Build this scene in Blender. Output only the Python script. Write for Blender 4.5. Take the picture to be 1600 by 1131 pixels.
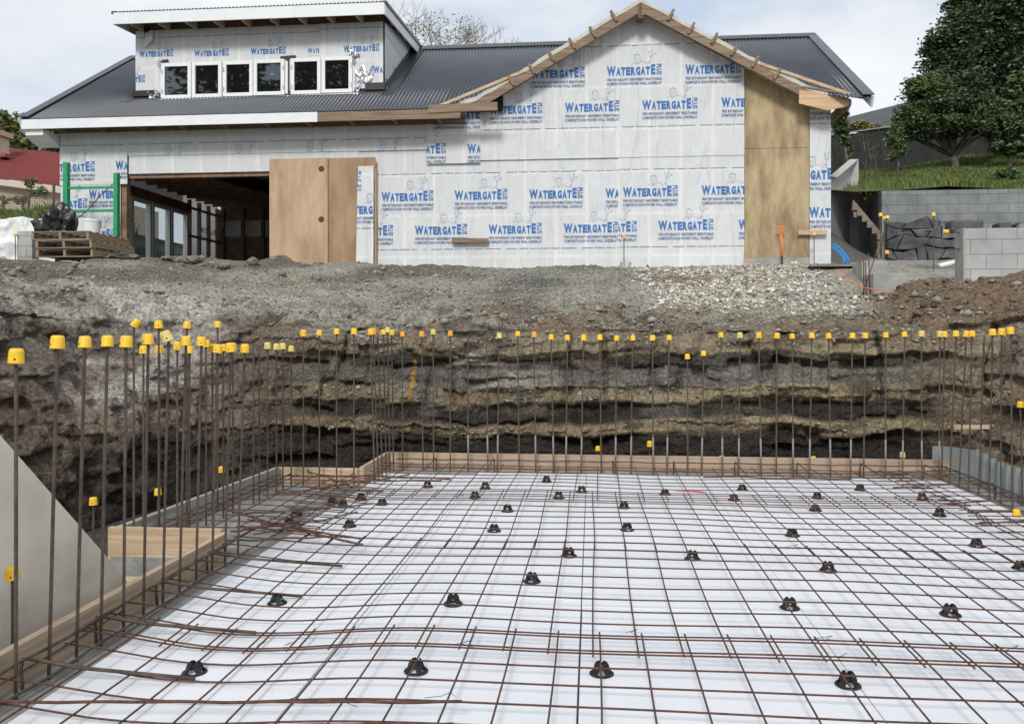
import bpy, bmesh, math, random
import numpy as np
from mathutils import Vector, Matrix
R = math.radians
rnd = random.Random(7)
scene = bpy.context.scene
COL = scene.collection
for o in list(bpy.data.objects): bpy.data.objects.remove(o)

# ------------------------------------------------------------------ camera, light, exposure
CZ = 1.54; YAW = math.atan(125/1300.0); F = 1300.0
cam = bpy.data.cameras.new('camera'); camo = bpy.data.objects.new('camera', cam); COL.objects.link(camo)
camo.location = (0, 0, CZ); camo.rotation_euler = (R(90), 0, YAW)
cam.sensor_width = 36; cam.lens = 36*F/1600; cam.shift_y = -45.5/1600
cam.clip_start = .05; cam.clip_end = 2000
scene.camera = camo
scene.view_settings.view_transform = 'Standard'; scene.view_settings.look = 'None'
scene.view_settings.exposure = 0.12; scene.view_settings.gamma = 1
SUN_EL, SUN_AZ = 38, 186        # degrees; azimuth of the sun seen from above, 0 = +Y, clockwise
world = bpy.data.worlds.new('World'); scene.world = world; world.use_nodes = True
wn = world.node_tree.nodes; wl = world.node_tree.links; wn.clear()
out = wn.new('ShaderNodeOutputWorld'); bg = wn.new('ShaderNodeBackground'); bg.inputs[1].default_value = .1
sky = wn.new('ShaderNodeTexSky'); sky.sky_type = 'NISHITA'; sky.sun_disc = False
sky.sun_elevation = R(SUN_EL); sky.sun_rotation = R(SUN_AZ); sky.air_density = 1; sky.dust_density = 1.5
tc = wn.new('ShaderNodeTexCoord'); mp = wn.new('ShaderNodeMapping'); mp.inputs['Scale'].default_value = (1.6, 1.6, 3.6)
mp.inputs['Location'].default_value = (.35, .2, .1)
nz = wn.new('ShaderNodeTexNoise'); nz.inputs['Scale'].default_value = 1.9; nz.inputs['Detail'].default_value = 7; nz.inputs['Roughness'].default_value = .52
cr = wn.new('ShaderNodeValToRGB'); e = cr.color_ramp.elements
e[0].position = .33; e[0].color = (5.3, 6.3, 7.8, 1)
e[1].position = .72; e[1].color = (9.7, 9.8, 9.9, 1)
m = cr.color_ramp.elements.new(.5); m.color = (7.9, 8.25, 8.7, 1)
mx = wn.new('ShaderNodeMix'); mx.data_type = 'RGBA'; mx.inputs[0].default_value = .93
wl.new(tc.outputs['Generated'], mp.inputs[0]); wl.new(mp.outputs[0], nz.inputs['Vector']); wl.new(nz.outputs[0], cr.inputs[0])
wl.new(sky.outputs[0], mx.inputs[6]); wl.new(cr.outputs[0], mx.inputs[7]); wl.new(mx.outputs[2], bg.inputs[0]); wl.new(bg.outputs[0], out.inputs[0])
sun = bpy.data.lights.new('sun', 'SUN'); sun.energy = 2.25; sun.angle = R(13); sun.color = (1, .97, .92)
suno = bpy.data.objects.new('sun', sun); COL.objects.link(suno)
az = R(SUN_AZ); el = R(SUN_EL)
sd = Vector((math.sin(az)*math.cos(el), math.cos(az)*math.cos(el), math.sin(el)))
suno.rotation_euler = sd.to_track_quat('Z', 'Y').to_euler(); suno.location = (0, -5, 30)

# ------------------------------------------------------------------ surveying: image ray -> point on a plane of the place
ca, sa = math.cos(YAW), math.sin(YAW)
def ray(u, v):
    r = (u-800)/F; return Vector((-sa+ca*r, ca+sa*r, (520-v)/F))
def onY(u, v, Y):
    d = ray(u, v); t = Y/d.y; return Vector((d.x*t, Y, CZ+d.z*t))
def onZ(u, v, z):
    d = ray(u, v); t = (z-CZ)/d.z; return Vector((d.x*t, d.y*t, z))
def onX(u, v, X):
    d = ray(u, v); t = X/d.x; return Vector((X, d.y*t, CZ+d.z*t))
def atT(u, v, t):
    d = ray(u, v); return Vector((d.x*t, d.y*t, CZ+d.z*t))

# ------------------------------------------------------------------ numpy noise
def _h(i, j, k, s):
    n = (i*374761393 + j*668265263 + k*2147483647 + s*1274126177) & 0xffffffff
    n = ((n ^ (n >> 13))*1274126177) & 0xffffffff
    n = ((n ^ (n >> 15))*2246822519) & 0xffffffff
    return ((n ^ (n >> 16)) & 0xffffff)/16777215.0
def vn(x, y, z, s=0):
    x = np.asarray(x, float); y = np.broadcast_to(np.asarray(y, float), x.shape); z = np.broadcast_to(np.asarray(z, float), x.shape)
    i = np.floor(x).astype(np.int64); j = np.floor(y).astype(np.int64); k = np.floor(z).astype(np.int64)
    fx = x-i; fy = y-j; fz = z-k
    fx = fx*fx*(3-2*fx); fy = fy*fy*(3-2*fy); fz = fz*fz*(3-2*fz)
    r = 0
    for a in (0, 1):
        for b in (0, 1):
            for c in (0, 1):
                w = (fx if a else 1-fx)*(fy if b else 1-fy)*(fz if c else 1-fz)
                r = r + w*_h(i+a, j+b, k+c, s)
    return r*2-1
def fbm(x, y, z, o=4, s=0, g=.5):
    r = 0; a = 1; t = 0
    for q in range(o):
        r = r + a*vn(np.asarray(x)*2**q, np.asarray(y)*2**q, np.asarray(z)*2**q, s+q*17); t += a; a *= g
    return r/t
def sst(a, b, x):
    t = np.clip((x-a)/(b-a), 0, 1); return t*t*(3-2*t)

# ------------------------------------------------------------------ materials
MAT = {}
def mat(name, col, rough=.7, metal=0, var=0, vscale=8, bump=0, bscale=40, col2=None, spec=.4, stretch=(1, 1, 1), detail=6, coord='Object', trans=0, bump2=0, b2scale=5):
    m = bpy.data.materials.new(name); m.use_nodes = True; nt = m.node_tree; N = nt.nodes; L = nt.links
    b = N['Principled BSDF']; b.inputs['Roughness'].default_value = rough; b.inputs['Metallic'].default_value = metal
    b.inputs['Specular IOR Level'].default_value = spec
    b.inputs['Base Color'].default_value = (*col, 1)
    t = N.new('ShaderNodeTexCoord'); mp = N.new('ShaderNodeMapping'); mp.inputs['Scale'].default_value = stretch
    L.new(t.outputs[coord], mp.inputs[0])
    if var or col2:
        n = N.new('ShaderNodeTexNoise'); n.inputs['Scale'].default_value = vscale; n.inputs['Detail'].default_value = detail; n.inputs['Roughness'].default_value = .6
        L.new(mp.outputs[0], n.inputs['Vector'])
        r = N.new('ShaderNodeValToRGB'); L.new(n.outputs[0], r.inputs[0])
        c2 = col2 or tuple(c*(1-var) for c in col)
        c1 = col if col2 else tuple(min(1, c*(1+var)) for c in col)
        r.color_ramp.elements[0].position = .36; r.color_ramp.elements[0].color = (*c2, 1)
        r.color_ramp.elements[1].position = .64; r.color_ramp.elements[1].color = (*c1, 1)
        L.new(r.outputs[0], b.inputs['Base Color'])
    last = None
    for bb, bs in ((bump2, b2scale), (bump, bscale)):
        if bb:
            n2 = N.new('ShaderNodeTexNoise'); n2.inputs['Scale'].default_value = bs; n2.inputs['Detail'].default_value = 5
            L.new(mp.outputs[0], n2.inputs['Vector'])
            bp = N.new('ShaderNodeBump'); bp.inputs['Strength'].default_value = min(1, bb); bp.inputs['Distance'].default_value = .02*max(1, bb)
            L.new(n2.outputs[0], bp.inputs['Height'])
            if last: L.new(last.outputs[0], bp.inputs['Normal'])
            last = bp
    if last: L.new(last.outputs[0], b.inputs['Normal'])
    if trans:
        tr = N.new('ShaderNodeBsdfTranslucent'); tr.inputs[0].default_value = (*col, 1); ms = N.new('ShaderNodeMixShader'); ms.inputs[0].default_value = trans
        L.new(b.outputs[0], ms.inputs[1]); L.new(tr.outputs[0], ms.inputs[2]); L.new(ms.outputs[0], N['Material Output'].inputs[0])
    MAT[name] = m; return m
def wood(name, c1, c2, axis='x', rough=.75):
    st = {'x': (1.2, 22, 22), 'z': (22, 22, 1.2), 'y': (22, 1.2, 22)}[axis]
    return mat(name, c1, rough, col2=c2, vscale=1.6, stretch=st, bump=.15, bscale=3, detail=8)
rust = mat('rust_steel', (.15, .070, .045), .8, var=0, col2=(.07, .040, .030), vscale=25, bump=.3, bscale=90, metal=.15)
rebar = mat('rebar_steel', (.155, .115, .09), .75, col2=(.065, .05, .042), vscale=9, bump=.3, bscale=120, metal=.2)
galv = mat('grey_sleeve', (.22, .215, .21), .65, var=.2, vscale=20)
def dirty(m):
    N = m.node_tree.nodes; L = m.node_tree.links; b = N['Principled BSDF']; src = b.inputs['Base Color'].links[0].from_socket; t = N.new('ShaderNodeTexCoord')
    fac = None
    for sc, lo, hi, st in ((3.2, .60, .78, .22), (34, .70, .76, .5)):
        n = N.new('ShaderNodeTexNoise'); n.inputs['Scale'].default_value = sc; n.inputs['Detail'].default_value = 5; L.new(t.outputs['Object'], n.inputs['Vector'])
        r = N.new('ShaderNodeMapRange'); r.inputs[1].default_value = lo; r.inputs[2].default_value = hi; r.inputs[4].default_value = st; L.new(n.outputs[0], r.inputs[0])
        mx_ = N.new('ShaderNodeMix'); mx_.data_type = 'RGBA'; L.new(r.outputs[0], mx_.inputs[0]); L.new(src, mx_.inputs[6]); mx_.inputs[7].default_value = (.34, .30, .26, 1); src = mx_.outputs[2]
    L.new(src, b.inputs['Base Color'])
ycap = mat('yellow_plastic', (.86, .52, .03), .4, var=.08, vscale=20, spec=.5)
ypale = mat('faded_yellow_plastic', (.68, .56, .17), .5, var=.1, vscale=30)
yor = mat('orange_yellow_plastic', (.80, .36, .05), .45, var=.1, vscale=30)
blackp = mat('black_plastic', (.012, .012, .013), .42, spec=.5)
hole = mat('dark_hole', (.02, .015, .01), .9)
poly = mat('white_polystyrene', (.725, .74, .775), .75, var=.025, vscale=2.5, bump=.08, bscale=60)
dirty(poly)
blind = mat('grey_blinding_concrete', (.33, .335, .33), .9, col2=(.20, .20, .19), vscale=3.5, bump=.5, bscale=30)
pine = wood('pine_board', (.60, .46, .32), (.42, .30, .19), 'x'); piney = wood('pine_board_deep', (.56, .44, .31), (.38, .28, .185), 'y')
pinez = wood('pine_upright', (.5, .34, .2), (.36, .23, .13), 'z')
rough_tim = wood('rough_timber', (.30, .215, .145), (.155, .105, .068), 'x'); greytim = wood('weathered_timber', (.27, .22, .17), (.14, .11, .085), 'x')
darktim = wood('treated_timber', (.18, .115, .07), (.095, .055, .035), 'z')
boardgrey = mat('fibre_sheet', (.82, .76, .64), .85, col2=(.66, .61, .51), vscale=3.2, detail=12, bump=.1, bscale=40)
conc = mat('concrete', (.38, .38, .36), .9, col2=(.27, .27, .255), vscale=5, bump=.3, bscale=50)
whitepaint = mat('white_paint', (.74, .76, .77), .5, var=.03, vscale=4)
roofm = mat('dark_roof_steel', (.060, .067, .082), .3, var=.12, vscale=1.5, metal=.15, spec=.5)
flash = mat('dark_flashing', (.06, .062, .068), .35, metal=.3)
foilm = mat('foil_tape', (.62, .63, .65), .3, metal=.85, bump=.5, bscale=9)
frame = mat('white_aluminium', (.80, .81, .80), .35, var=.02, vscale=3)
glass = mat('dark_window_glass', (.008, .009, .010), .02, spec=.5); glass.node_tree.nodes['Principled BSDF'].inputs['IOR'].default_value = 2.3
glassp = mat('pale_window_glass', (.25, .28, .30), .05, spec=.8)
plyr = mat('weathered_plywood', (.46, .365, .215), .8, col2=(.25, .18, .10), vscale=2.6, bump=.2, bscale=30, stretch=(1.8, 1, .6), detail=12)
plyn = mat('new_plywood', (.52, .38, .245), .7, col2=(.36, .245, .145), vscale=2.2, stretch=(2.2, 1, .5), detail=12, bump=.1)
blue = mat('blue_print', (.055, .17, .42), .8, var=.2, vscale=12)
navy = mat('navy_print', (.085, .14, .27), .8)
inkline = mat('thin_line_print', (.34, .40, .50), .8)
green = mat('green_steel_paint', (.02, .29, .12), .5, var=.15, vscale=12)
whitefab = mat('white_geotextile', (.72, .74, .74), .85, var=.05, vscale=3, bump=1.2, bscale=4)
blackfilm = mat('black_film', (.015, .015, .017), .25, bump=1.0, bscale=12)
orange = mat('orange_plastic', (.9, .2, .04), .5)
bluepipe = mat('blue_pipe_plastic', (.03, .22, .50), .4)
redroof = mat('red_roof_steel', (.26, .062, .058), .5, var=.12, vscale=3)
cream = mat('cream_wall', (.50, .42, .33), .8, var=.08, vscale=3)
bark = mat('bark', (.17, .15, .125), .9, col2=(.08, .07, .055), vscale=9, bump=.6, bscale=30)
pink = mat('pink_paint', (.85, .12, .25), .6)
stonem = mat('dark_basalt', (.115, .115, .12), .85, col2=(.05, .05, .055), vscale=4, bump=.9, bscale=9)
rockm = mat('grey_rock', (.24, .235, .22), .9, col2=(.12, .115, .10), vscale=6, bump=.8, bscale=20)
fencewood = mat('dark_fence_wood', (.040, .038, .034), .9, col2=(.016, .016, .015), vscale=5, stretch=(4, 4, .4))
floorm = mat('dirt_floor', (.07, .06, .05), .95, col2=(.03, .027, .024), vscale=5, bump=.8, bscale=18)

# wall underlay: white woven sheet, faint paler bands where it bears on studs
def wrapmat():
    m = bpy.data.materials.new('white_wall_underlay'); m.use_nodes = True; N = m.node_tree.nodes; L = m.node_tree.links; b = N['Principled BSDF']
    b.inputs['Roughness'].default_value = .55; b.inputs['Specular IOR Level'].default_value = .3
    t = N.new('ShaderNodeTexCoord'); sp = N.new('ShaderNodeSeparateXYZ'); L.new(t.outputs['Object'], sp.inputs[0])
    def band(sock, period, w, off):
        a = N.new('ShaderNodeMath'); a.operation = 'ADD'; a.inputs[1].default_value = off+100*period; L.new(sock, a.inputs[0])
        q = N.new('ShaderNodeMath'); q.operation = 'MODULO'; q.inputs[1].default_value = period; L.new(a.outputs[0], q.inputs[0])
        r = N.new('ShaderNodeMapRange'); r.interpolation_type = 'SMOOTHSTEP'; r.inputs[1].default_value = w; r.inputs[2].default_value = w+.02; r.inputs[3].default_value = 1; r.inputs[4].default_value = 0
        L.new(q.outputs[0], r.inputs[0]); return r.outputs[0]
    s1 = band(sp.outputs[0], .59, .05, .13); s2 = band(sp.outputs[2], .8, .05, .22)
    mxx = N.new('ShaderNodeMath'); mxx.operation = 'MAXIMUM'; L.new(s1, mxx.inputs[0]); L.new(s2, mxx.inputs[1])
    n = N.new('ShaderNodeTexNoise'); n.inputs['Scale'].default_value = 1.1; n.inputs['Detail'].default_value = 4; L.new(t.outputs['Object'], n.inputs['Vector'])
    mm = N.new('ShaderNodeMath'); mm.operation = 'MULTIPLY'; L.new(mxx.outputs[0], mm.inputs[0]); L.new(n.outputs[0], mm.inputs[1])
    r = N.new('ShaderNodeValToRGB'); r.color_ramp.elements[0].color = (.70, .72, .735, 1); r.color_ramp.elements[1].position = .6; r.color_ramp.elements[1].color = (.80, .80, .79, 1); L.new(mm.outputs[0], r.inputs[0])
    L.new(r.outputs[0], b.inputs['Base Color'])
    mp = N.new('ShaderNodeMapping'); mp.inputs['Rotation'].default_value = (0, R(32), 0); mp.inputs['Scale'].default_value = (3.2, 1, .55); L.new(t.outputs['Object'], mp.inputs[0])
    n2 = N.new('ShaderNodeTexNoise'); n2.inputs['Scale'].default_value = 1.2; n2.inputs['Detail'].default_value = 3; n2.inputs['Distortion'].default_value = .8; L.new(mp.outputs[0], n2.inputs['Vector'])
    bp = N.new('ShaderNodeBump'); bp.inputs['Strength'].default_value = .8; bp.inputs['Distance'].default_value = .12; L.new(n2.outputs[0], bp.inputs['Height'])
    n3 = N.new('ShaderNodeTexNoise'); n3.inputs['Scale'].default_value = 6; n3.inputs['Detail'].default_value = 4; L.new(t.outputs['Object'], n3.inputs['Vector'])
    bp2 = N.new('ShaderNodeBump'); bp2.inputs['Strength'].default_value = .25; bp2.inputs['Distance'].default_value = .03; L.new(n3.outputs[0], bp2.inputs['Height']); L.new(bp.outputs[0], bp2.inputs['Normal'])
    L.new(bp2.outputs[0], b.inputs['Normal'])
    tr = N.new('ShaderNodeBsdfTranslucent'); tr.inputs[0].default_value = (.7, .7, .7, 1); ms = N.new('ShaderNodeMixShader'); ms.inputs[0].default_value = .12
    L.new(b.outputs[0], ms.inputs[1]); L.new(tr.outputs[0], ms.inputs[2]); L.new(ms.outputs[0], N['Material Output'].inputs[0])
    return m
wrap = wrapmat()

# soil: vertex colours hold strata and spoil, plus shade and damp at the foot; fine grain is procedural
def soilmat():
    m = bpy.data.materials.new('soil'); m.use_nodes = True; N = m.node_tree.nodes; L = m.node_tree.links; b = N['Principled BSDF']
    b.inputs['Roughness'].default_value = .95; b.inputs['Specular IOR Level'].default_value = .15
    a = N.new('ShaderNodeVertexColor'); a.layer_name = 'geology_shade'; t = N.new('ShaderNodeTexCoord')
    n = N.new('ShaderNodeTexNoise'); n.inputs['Scale'].default_value = 26; n.inputs['Detail'].default_value = 6; n.inputs['Roughness'].default_value = .75; L.new(t.outputs['Object'], n.inputs['Vector'])
    vo = N.new('ShaderNodeTexVoronoi'); vo.inputs['Scale'].default_value = 30; L.new(t.outputs['Object'], vo.inputs['Vector'])
    r = N.new('ShaderNodeMapRange'); r.inputs[1].default_value = .28; r.inputs[2].default_value = .72; r.inputs[3].default_value = .5; r.inputs[4].default_value = 1.5; L.new(n.outputs[0], r.inputs[0])
    mu = N.new('ShaderNodeMix'); mu.data_type = 'RGBA'; mu.blend_type = 'MULTIPLY'; mu.inputs[0].default_value = 1
    L.new(a.outputs[0], mu.inputs[6]); L.new(r.outputs[0], mu.inputs[7]); 
    hs = N.new('ShaderNodeSeparateColor'); L.new(vo.outputs['Color'], hs.inputs[0])
    r2 = N.new('ShaderNodeMapRange'); r2.inputs[3].default_value = .72; r2.inputs[4].default_value = 1.3; L.new(hs.outputs[0], r2.inputs[0])
    mu2 = N.new('ShaderNodeMix'); mu2.data_type = 'RGBA'; mu2.blend_type = 'MULTIPLY'; mu2.inputs[0].default_value = 1
    L.new(mu.outputs[2], mu2.inputs[6]); L.new(r2.outputs[0], mu2.inputs[7]); L.new(mu2.outputs[2], b.inputs['Base Color'])
    bp = N.new('ShaderNodeBump'); bp.inputs['Strength'].default_value = 1; bp.inputs['Distance'].default_value = .03; L.new(n.outputs[0], bp.inputs['Height'])
    bp2 = N.new('ShaderNodeBump'); bp2.inputs['Strength'].default_value = .8; bp2.inputs['Distance'].default_value = .02; bp2.invert = True; L.new(vo.outputs['Distance'], bp2.inputs['Height']); L.new(bp.outputs[0], bp2.inputs['Normal'])
    L.new(bp2.outputs[0], b.inputs['Normal']); return m
soil = soilmat()

def blockmat(name, bw, bh, c1, c2, mortar, ox=0, oz=0, axis='x'):
    m = bpy.data.materials.new(name); m.use_nodes = True; N = m.node_tree.nodes; L = m.node_tree.links; b = N['Principled BSDF']; b.inputs['Roughness'].default_value = .9
    t = N.new('ShaderNodeTexCoord'); sp = N.new('ShaderNodeSeparateXYZ'); cb = N.new('ShaderNodeCombineXYZ'); L.new(t.outputs['Object'], sp.inputs[0])
    L.new(sp.outputs[0 if axis == 'x' else 1], cb.inputs[0]); L.new(sp.outputs[2], cb.inputs[1])
    br = N.new('ShaderNodeTexBrick'); br.inputs['Scale'].default_value = 1; br.inputs['Brick Width'].default_value = bw; br.inputs['Row Height'].default_value = bh
    br.inputs['Mortar Size'].default_value = .006; br.inputs['Color1'].default_value = (*c1, 1); br.inputs['Color2'].default_value = (*c2, 1); br.inputs['Mortar'].default_value = (*mortar, 1)
    mp = N.new('ShaderNodeMapping'); mp.inputs['Location'].default_value = (ox, oz, 0); L.new(cb.outputs[0], mp.inputs[0]); L.new(mp.outputs[0], br.inputs['Vector'])
    n = N.new('ShaderNodeTexNoise'); n.inputs['Scale'].default_value = 2.5; n.inputs['Detail'].default_value = 8; L.new(t.outputs['Object'], n.inputs['Vector'])
    r = N.new('ShaderNodeMapRange'); r.inputs[1].default_value = .3; r.inputs[2].default_value = .7; r.inputs[3].default_value = .78; r.inputs[4].default_value = 1.18; L.new(n.outputs[0], r.inputs[0])
    mu = N.new('ShaderNodeMix'); mu.data_type = 'RGBA'; mu.blend_type = 'MULTIPLY'; mu.inputs[0].default_value = 1; L.new(br.outputs[0], mu.inputs[6]); L.new(r.outputs[0], mu.inputs[7]); L.new(mu.outputs[2], b.inputs['Base Color'])
    bp = N.new('ShaderNodeBump'); bp.inputs['Strength'].default_value = .6; bp.inputs['Distance'].default_value = .02; bp.invert = True; L.new(br.outputs['Fac'], bp.inputs['Height']); L.new(bp.outputs[0], b.inputs['Normal'])
    return m

# ------------------------------------------------------------------ mesh helpers
class MB:
    def __init__(s): s.v = []; s.f = []; s.m = []
    def add(s, vs, fs, mi=0):
        o = len(s.v); s.v += [tuple(p) for p in vs]; s.f += [tuple(i+o for i in f) for f in fs]; s.m += [mi]*len(fs); return s
    def box(s, x0, x1, y0, y1, z0, z1, mi=0):
        return s.add([(x0,y0,z0),(x1,y0,z0),(x1,y1,z0),(x0,y1,z0),(x0,y0,z1),(x1,y0,z1),(x1,y1,z1),(x0,y1,z1)],
                     [(0,3,2,1),(4,5,6,7),(0,1,5,4),(1,2,6,5),(2,3,7,6),(3,0,4,7)], mi)
    def obox(s, a, b, w, h, up=(0, 0, 1), mi=0):     # beam from a to b, width w sideways, height h along up
        a = Vector(a); b = Vector(b); d = (b-a).normalized(); up = Vector(up); sd_ = d.cross(up).normalized(); up = sd_.cross(d).normalized()
        P = []
        for q in (a, b):
            for i, j in ((-1,-1),(1,-1),(1,1),(-1,1)): P.append(q+sd_*w/2*i+up*h/2*j)
        return s.add(P, [(0,1,2,3),(7,6,5,4),(0,4,5,1),(1,5,6,2),(2,6,7,3),(3,7,4,0)], mi)
    def prism(s, pts, y0, y1, mi=0):                 # (x,z) outline extruded along y
        n = len(pts); P = [(x, y0, z) for x, z in pts]+[(x, y1, z) for x, z in pts]
        return s.add(P, [tuple(range(n))[::-1], tuple(range(n, 2*n))]+[(i, (i+1) % n, n+(i+1) % n, n+i) for i in range(n)], mi)
    def prismx(s, pts, x0, x1, mi=0):                # (y,z) outline extruded along x
        n = len(pts); P = [(x0, y, z) for y, z in pts]+[(x1, y, z) for y, z in pts]
        return s.add(P, [tuple(range(n))[::-1], tuple(range(n, 2*n))]+[(i, (i+1) % n, n+(i+1) % n, n+i) for i in range(n)], mi)
    def prismz(s, pts, z0, z1, mi=0):
        n = len(pts); P = [(x, y, z0) for x, y in pts]+[(x, y, z1) for x, y in pts]
        return s.add(P, [tuple(range(n))[::-1], tuple(range(n, 2*n))]+[(i, (i+1) % n, n+(i+1) % n, n+i) for i in range(n)], mi)
    def tube(s, pts, r, n=6, mi=0, caps=True):
        pts = [Vector(p) for p in pts]; rs = r if isinstance(r, (list, tuple)) else [r]*len(pts)
        P = []; F_ = []
        d0 = (pts[1]-pts[0]).normalized(); ref = Vector((0,0,1)) if abs(d0.z) < .9 else Vector((1,0,0))
        for i, p in enumerate(pts):
            d = (pts[min(i+1, len(pts)-1)]-pts[max(i-1, 0)]).normalized()
            a = d.cross(ref)
            if a.length < 1e-4: a = d.cross(Vector((0,1,0)))
            a.normalize(); b = a.cross(d)
            for k in range(n):
                t = 2*math.pi*k/n; P.append(p+(a*math.cos(t)+b*math.sin(t))*rs[i])
        for i in range(len(pts)-1):
            for k in range(n):
                F_.append((i*n+k, i*n+(k+1) % n, (i+1)*n+(k+1) % n, (i+1)*n+k))
        if caps: F_ += [tuple(range(n))[::-1], tuple(range((len(pts)-1)*n, len(pts)*n))]
        return s.add(P, F_, mi)
    def lathe(s, prof, n=16, c=(0,0,0), mi=0):
        P = []; F_ = []
        for r, z in prof:
            for k in range(n): t = 2*math.pi*k/n; P.append((c[0]+r*math.cos(t), c[1]+r*math.sin(t), c[2]+z))
        for i in range(len(prof)-1):
            for k in range(n): F_.append((i*n+k, i*n+(k+1) % n, (i+1)*n+(k+1) % n, (i+1)*n+k))
        return s.add(P, F_, mi)
    def mesh(s, name, mats, smooth=False):
        me = bpy.data.meshes.new(name); me.from_pydata(s.v, [], s.f)
        for q in (mats if isinstance(mats, (list, tuple)) else [mats]): me.materials.append(q)
        me.polygons.foreach_set('material_index', s.m)
        if smooth: me.polygons.foreach_set('use_smooth', [True]*len(s.f))
        me.update(); return me
    def build(s, name, mats, parent=None, smooth=False, bevel=0, loc=None):
        o = bpy.data.objects.new(name, s.mesh(name, mats, smooth)); COL.objects.link(o)
        if parent: o.parent = parent
        if loc: o.location = loc
        if bevel:
            b = o.modifiers.new('bevel', 'BEVEL'); b.width = bevel; b.segments = 2; b.limit_method = 'ANGLE'
        return o
def tag(o, label=None, cat=None, group=None, kind=None):
    if label: o['label'] = label
    if cat: o['category'] = cat
    if group: o['group'] = group
    if kind: o['kind'] = kind
    return o
def empty(name, loc, label, cat, group=None, rz=0):
    o = bpy.data.objects.new(name, None); COL.objects.link(o); o.location = loc; o.rotation_euler.z = rz; o.empty_display_size = .1
    return tag(o, label, cat, group)
def np_mesh(name, V, Fq, mats, smooth=False, mi=None):
    me = bpy.data.meshes.new(name); V = np.asarray(V, np.float32); Fq = np.asarray(Fq, np.int32); k = Fq.shape[1]
    me.vertices.add(len(V)); me.vertices.foreach_set('co', V.ravel())
    me.loops.add(Fq.size); me.loops.foreach_set('vertex_index', Fq.ravel())
    me.polygons.add(len(Fq)); me.polygons.foreach_set('loop_start', np.arange(0, Fq.size, k, dtype=np.int32))
    try: me.polygons.foreach_set('loop_total', np.full(len(Fq), k, np.int32))
    except Exception: pass
    for q in (mats if isinstance(mats, (list, tuple)) else [mats]): me.materials.append(q)
    if mi is not None: me.polygons.foreach_set('material_index', np.asarray(mi, np.int32))
    if smooth: me.polygons.foreach_set('use_smooth', np.ones(len(Fq), bool))
    me.update(calc_edges=True); me.validate(); return me
def np_obj(name, V, Fq, mats, parent=None, **k):
    o = bpy.data.objects.new(name, np_mesh(name, V, Fq, mats, **k)); COL.objects.link(o)
    if parent: o.parent = parent
    return o
ORD = 'zeroth first second third fourth fifth sixth seventh eighth ninth tenth eleventh twelfth thirteenth fourteenth fifteenth sixteenth seventeenth eighteenth nineteenth twentieth'.split()
def ordn(n):
    if n <= 20: return ORD[n]
    tens = {2: 'twenty', 3: 'thirty', 4: 'forty'}[n//10]
    return {20: 'twentieth', 30: 'thirtieth', 40: 'fortieth'}[n] if n % 10 == 0 else tens+'-'+ORD[n % 10]

# ================================================================== THE PIT AND ITS BANKS
PATH = [(-4.5,-4),(-4.45,1),(-4.4,4),(-4.35,6.5),(-4.2,8.4),(-3.7,9.5),(-2.4,9.85),(0,9.95),(2.2,9.95),(3.7,9.8),(4.25,9.2),(4.45,8),(4.8,6),(5.0,3),(5.1,-4),(0,-5)]
def chaikin(p, n=3):
    for _ in range(n):
        q = []
        for i in range(len(p)):
            a = np.array(p[i]); b = np.array(p[(i+1) % len(p)]); q += [tuple(a*.75+b*.25), tuple(a*.25+b*.75)]
        p = q
    return p
pc = np.array(chaikin(PATH)); pc = np.vstack([pc, pc[:1]])
seg = np.linalg.norm(np.diff(pc, axis=0), axis=1); cum = np.concatenate([[0], np.cumsum(seg)])
fine = 2000; ss = np.linspace(0, cum[-1], fine); X0 = np.interp(ss, cum, pc[:, 0]); Y0 = np.interp(ss, cum, pc[:, 1])
dens = np.where((Y0 > 8.8) & (X0 > -4.2) & (X0 < 4.4), 58.0, np.where((X0 < -3) & (Y0 > 3), 48.0, np.where((X0 > 3) & (Y0 > 5.5), 48.0, 6.0)))
cd = np.concatenate([[0], np.cumsum((dens[1:]+dens[:-1])/2*np.diff(ss))]); NC = int(cd[-1])
sv = np.interp(np.linspace(0, cd[-1], NC, endpoint=False), cd, ss)
px_ = np.interp(sv, cum, pc[:, 0]); py_ = np.interp(sv, cum, pc[:, 1])
tx = np.interp((sv+.25) % cum[-1], cum, pc[:, 0])-np.interp((sv-.25) % cum[-1], cum, pc[:, 0]); ty = np.interp((sv+.25) % cum[-1], cum, pc[:, 1])-np.interp((sv-.25) % cum[-1], cum, pc[:, 1])
ln = np.hypot(tx, ty); nx_, ny_ = -ty/ln, tx/ln     # path runs clockwise, so the left-hand normal points out of the pit
NW, NS, NF = 100, 165, 14
wv = np.concatenate([np.linspace(0, 1, NW), np.ones(NS+NF)])
qv = np.concatenate([np.zeros(NW), np.linspace(0, 1, NS+1)[1:]**1.25, 1+np.linspace(0, 1, NF+1)[1:]])
def bank(px_, py_, nx_, ny_, wv, qv):
    X = px_[:, None]; Y = py_[:, None]; W = wv[None, :]; Q = qv[None, :]
    left = sst(-3.2, -4.1, X)*sst(10.2, 9.0, Y); right = sst(3.6, 4.4, X)
    rim = 1.56+.12*left+.33*right+.05*fbm(X*.8+5, Y*.8, 0, 3, 3)
    lean = .35+.75*left+.25*right
    z = -.16+(rim+.16)*W
    off = lean*W**1.3
    qq = np.clip(Q, 0, 1); q2 = np.clip(Q-1, 0, 1)
    top = 2.75+.10*sst(-2.3, -4.2, X)-.10*left
    ex = 1-.22*left
    off = off+5.0*qq+2.2*q2
    z = z+(top-rim)*qq**ex - .25*q2**3
    x = X+nx_[:, None]*off; y = Y+ny_[:, None]*off
    return x, y, z, left, right, qq, q2, rim
x, y, z, left, right, qq, q2, rim = bank(px_, py_, nx_, ny_, wv, qv)
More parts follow.
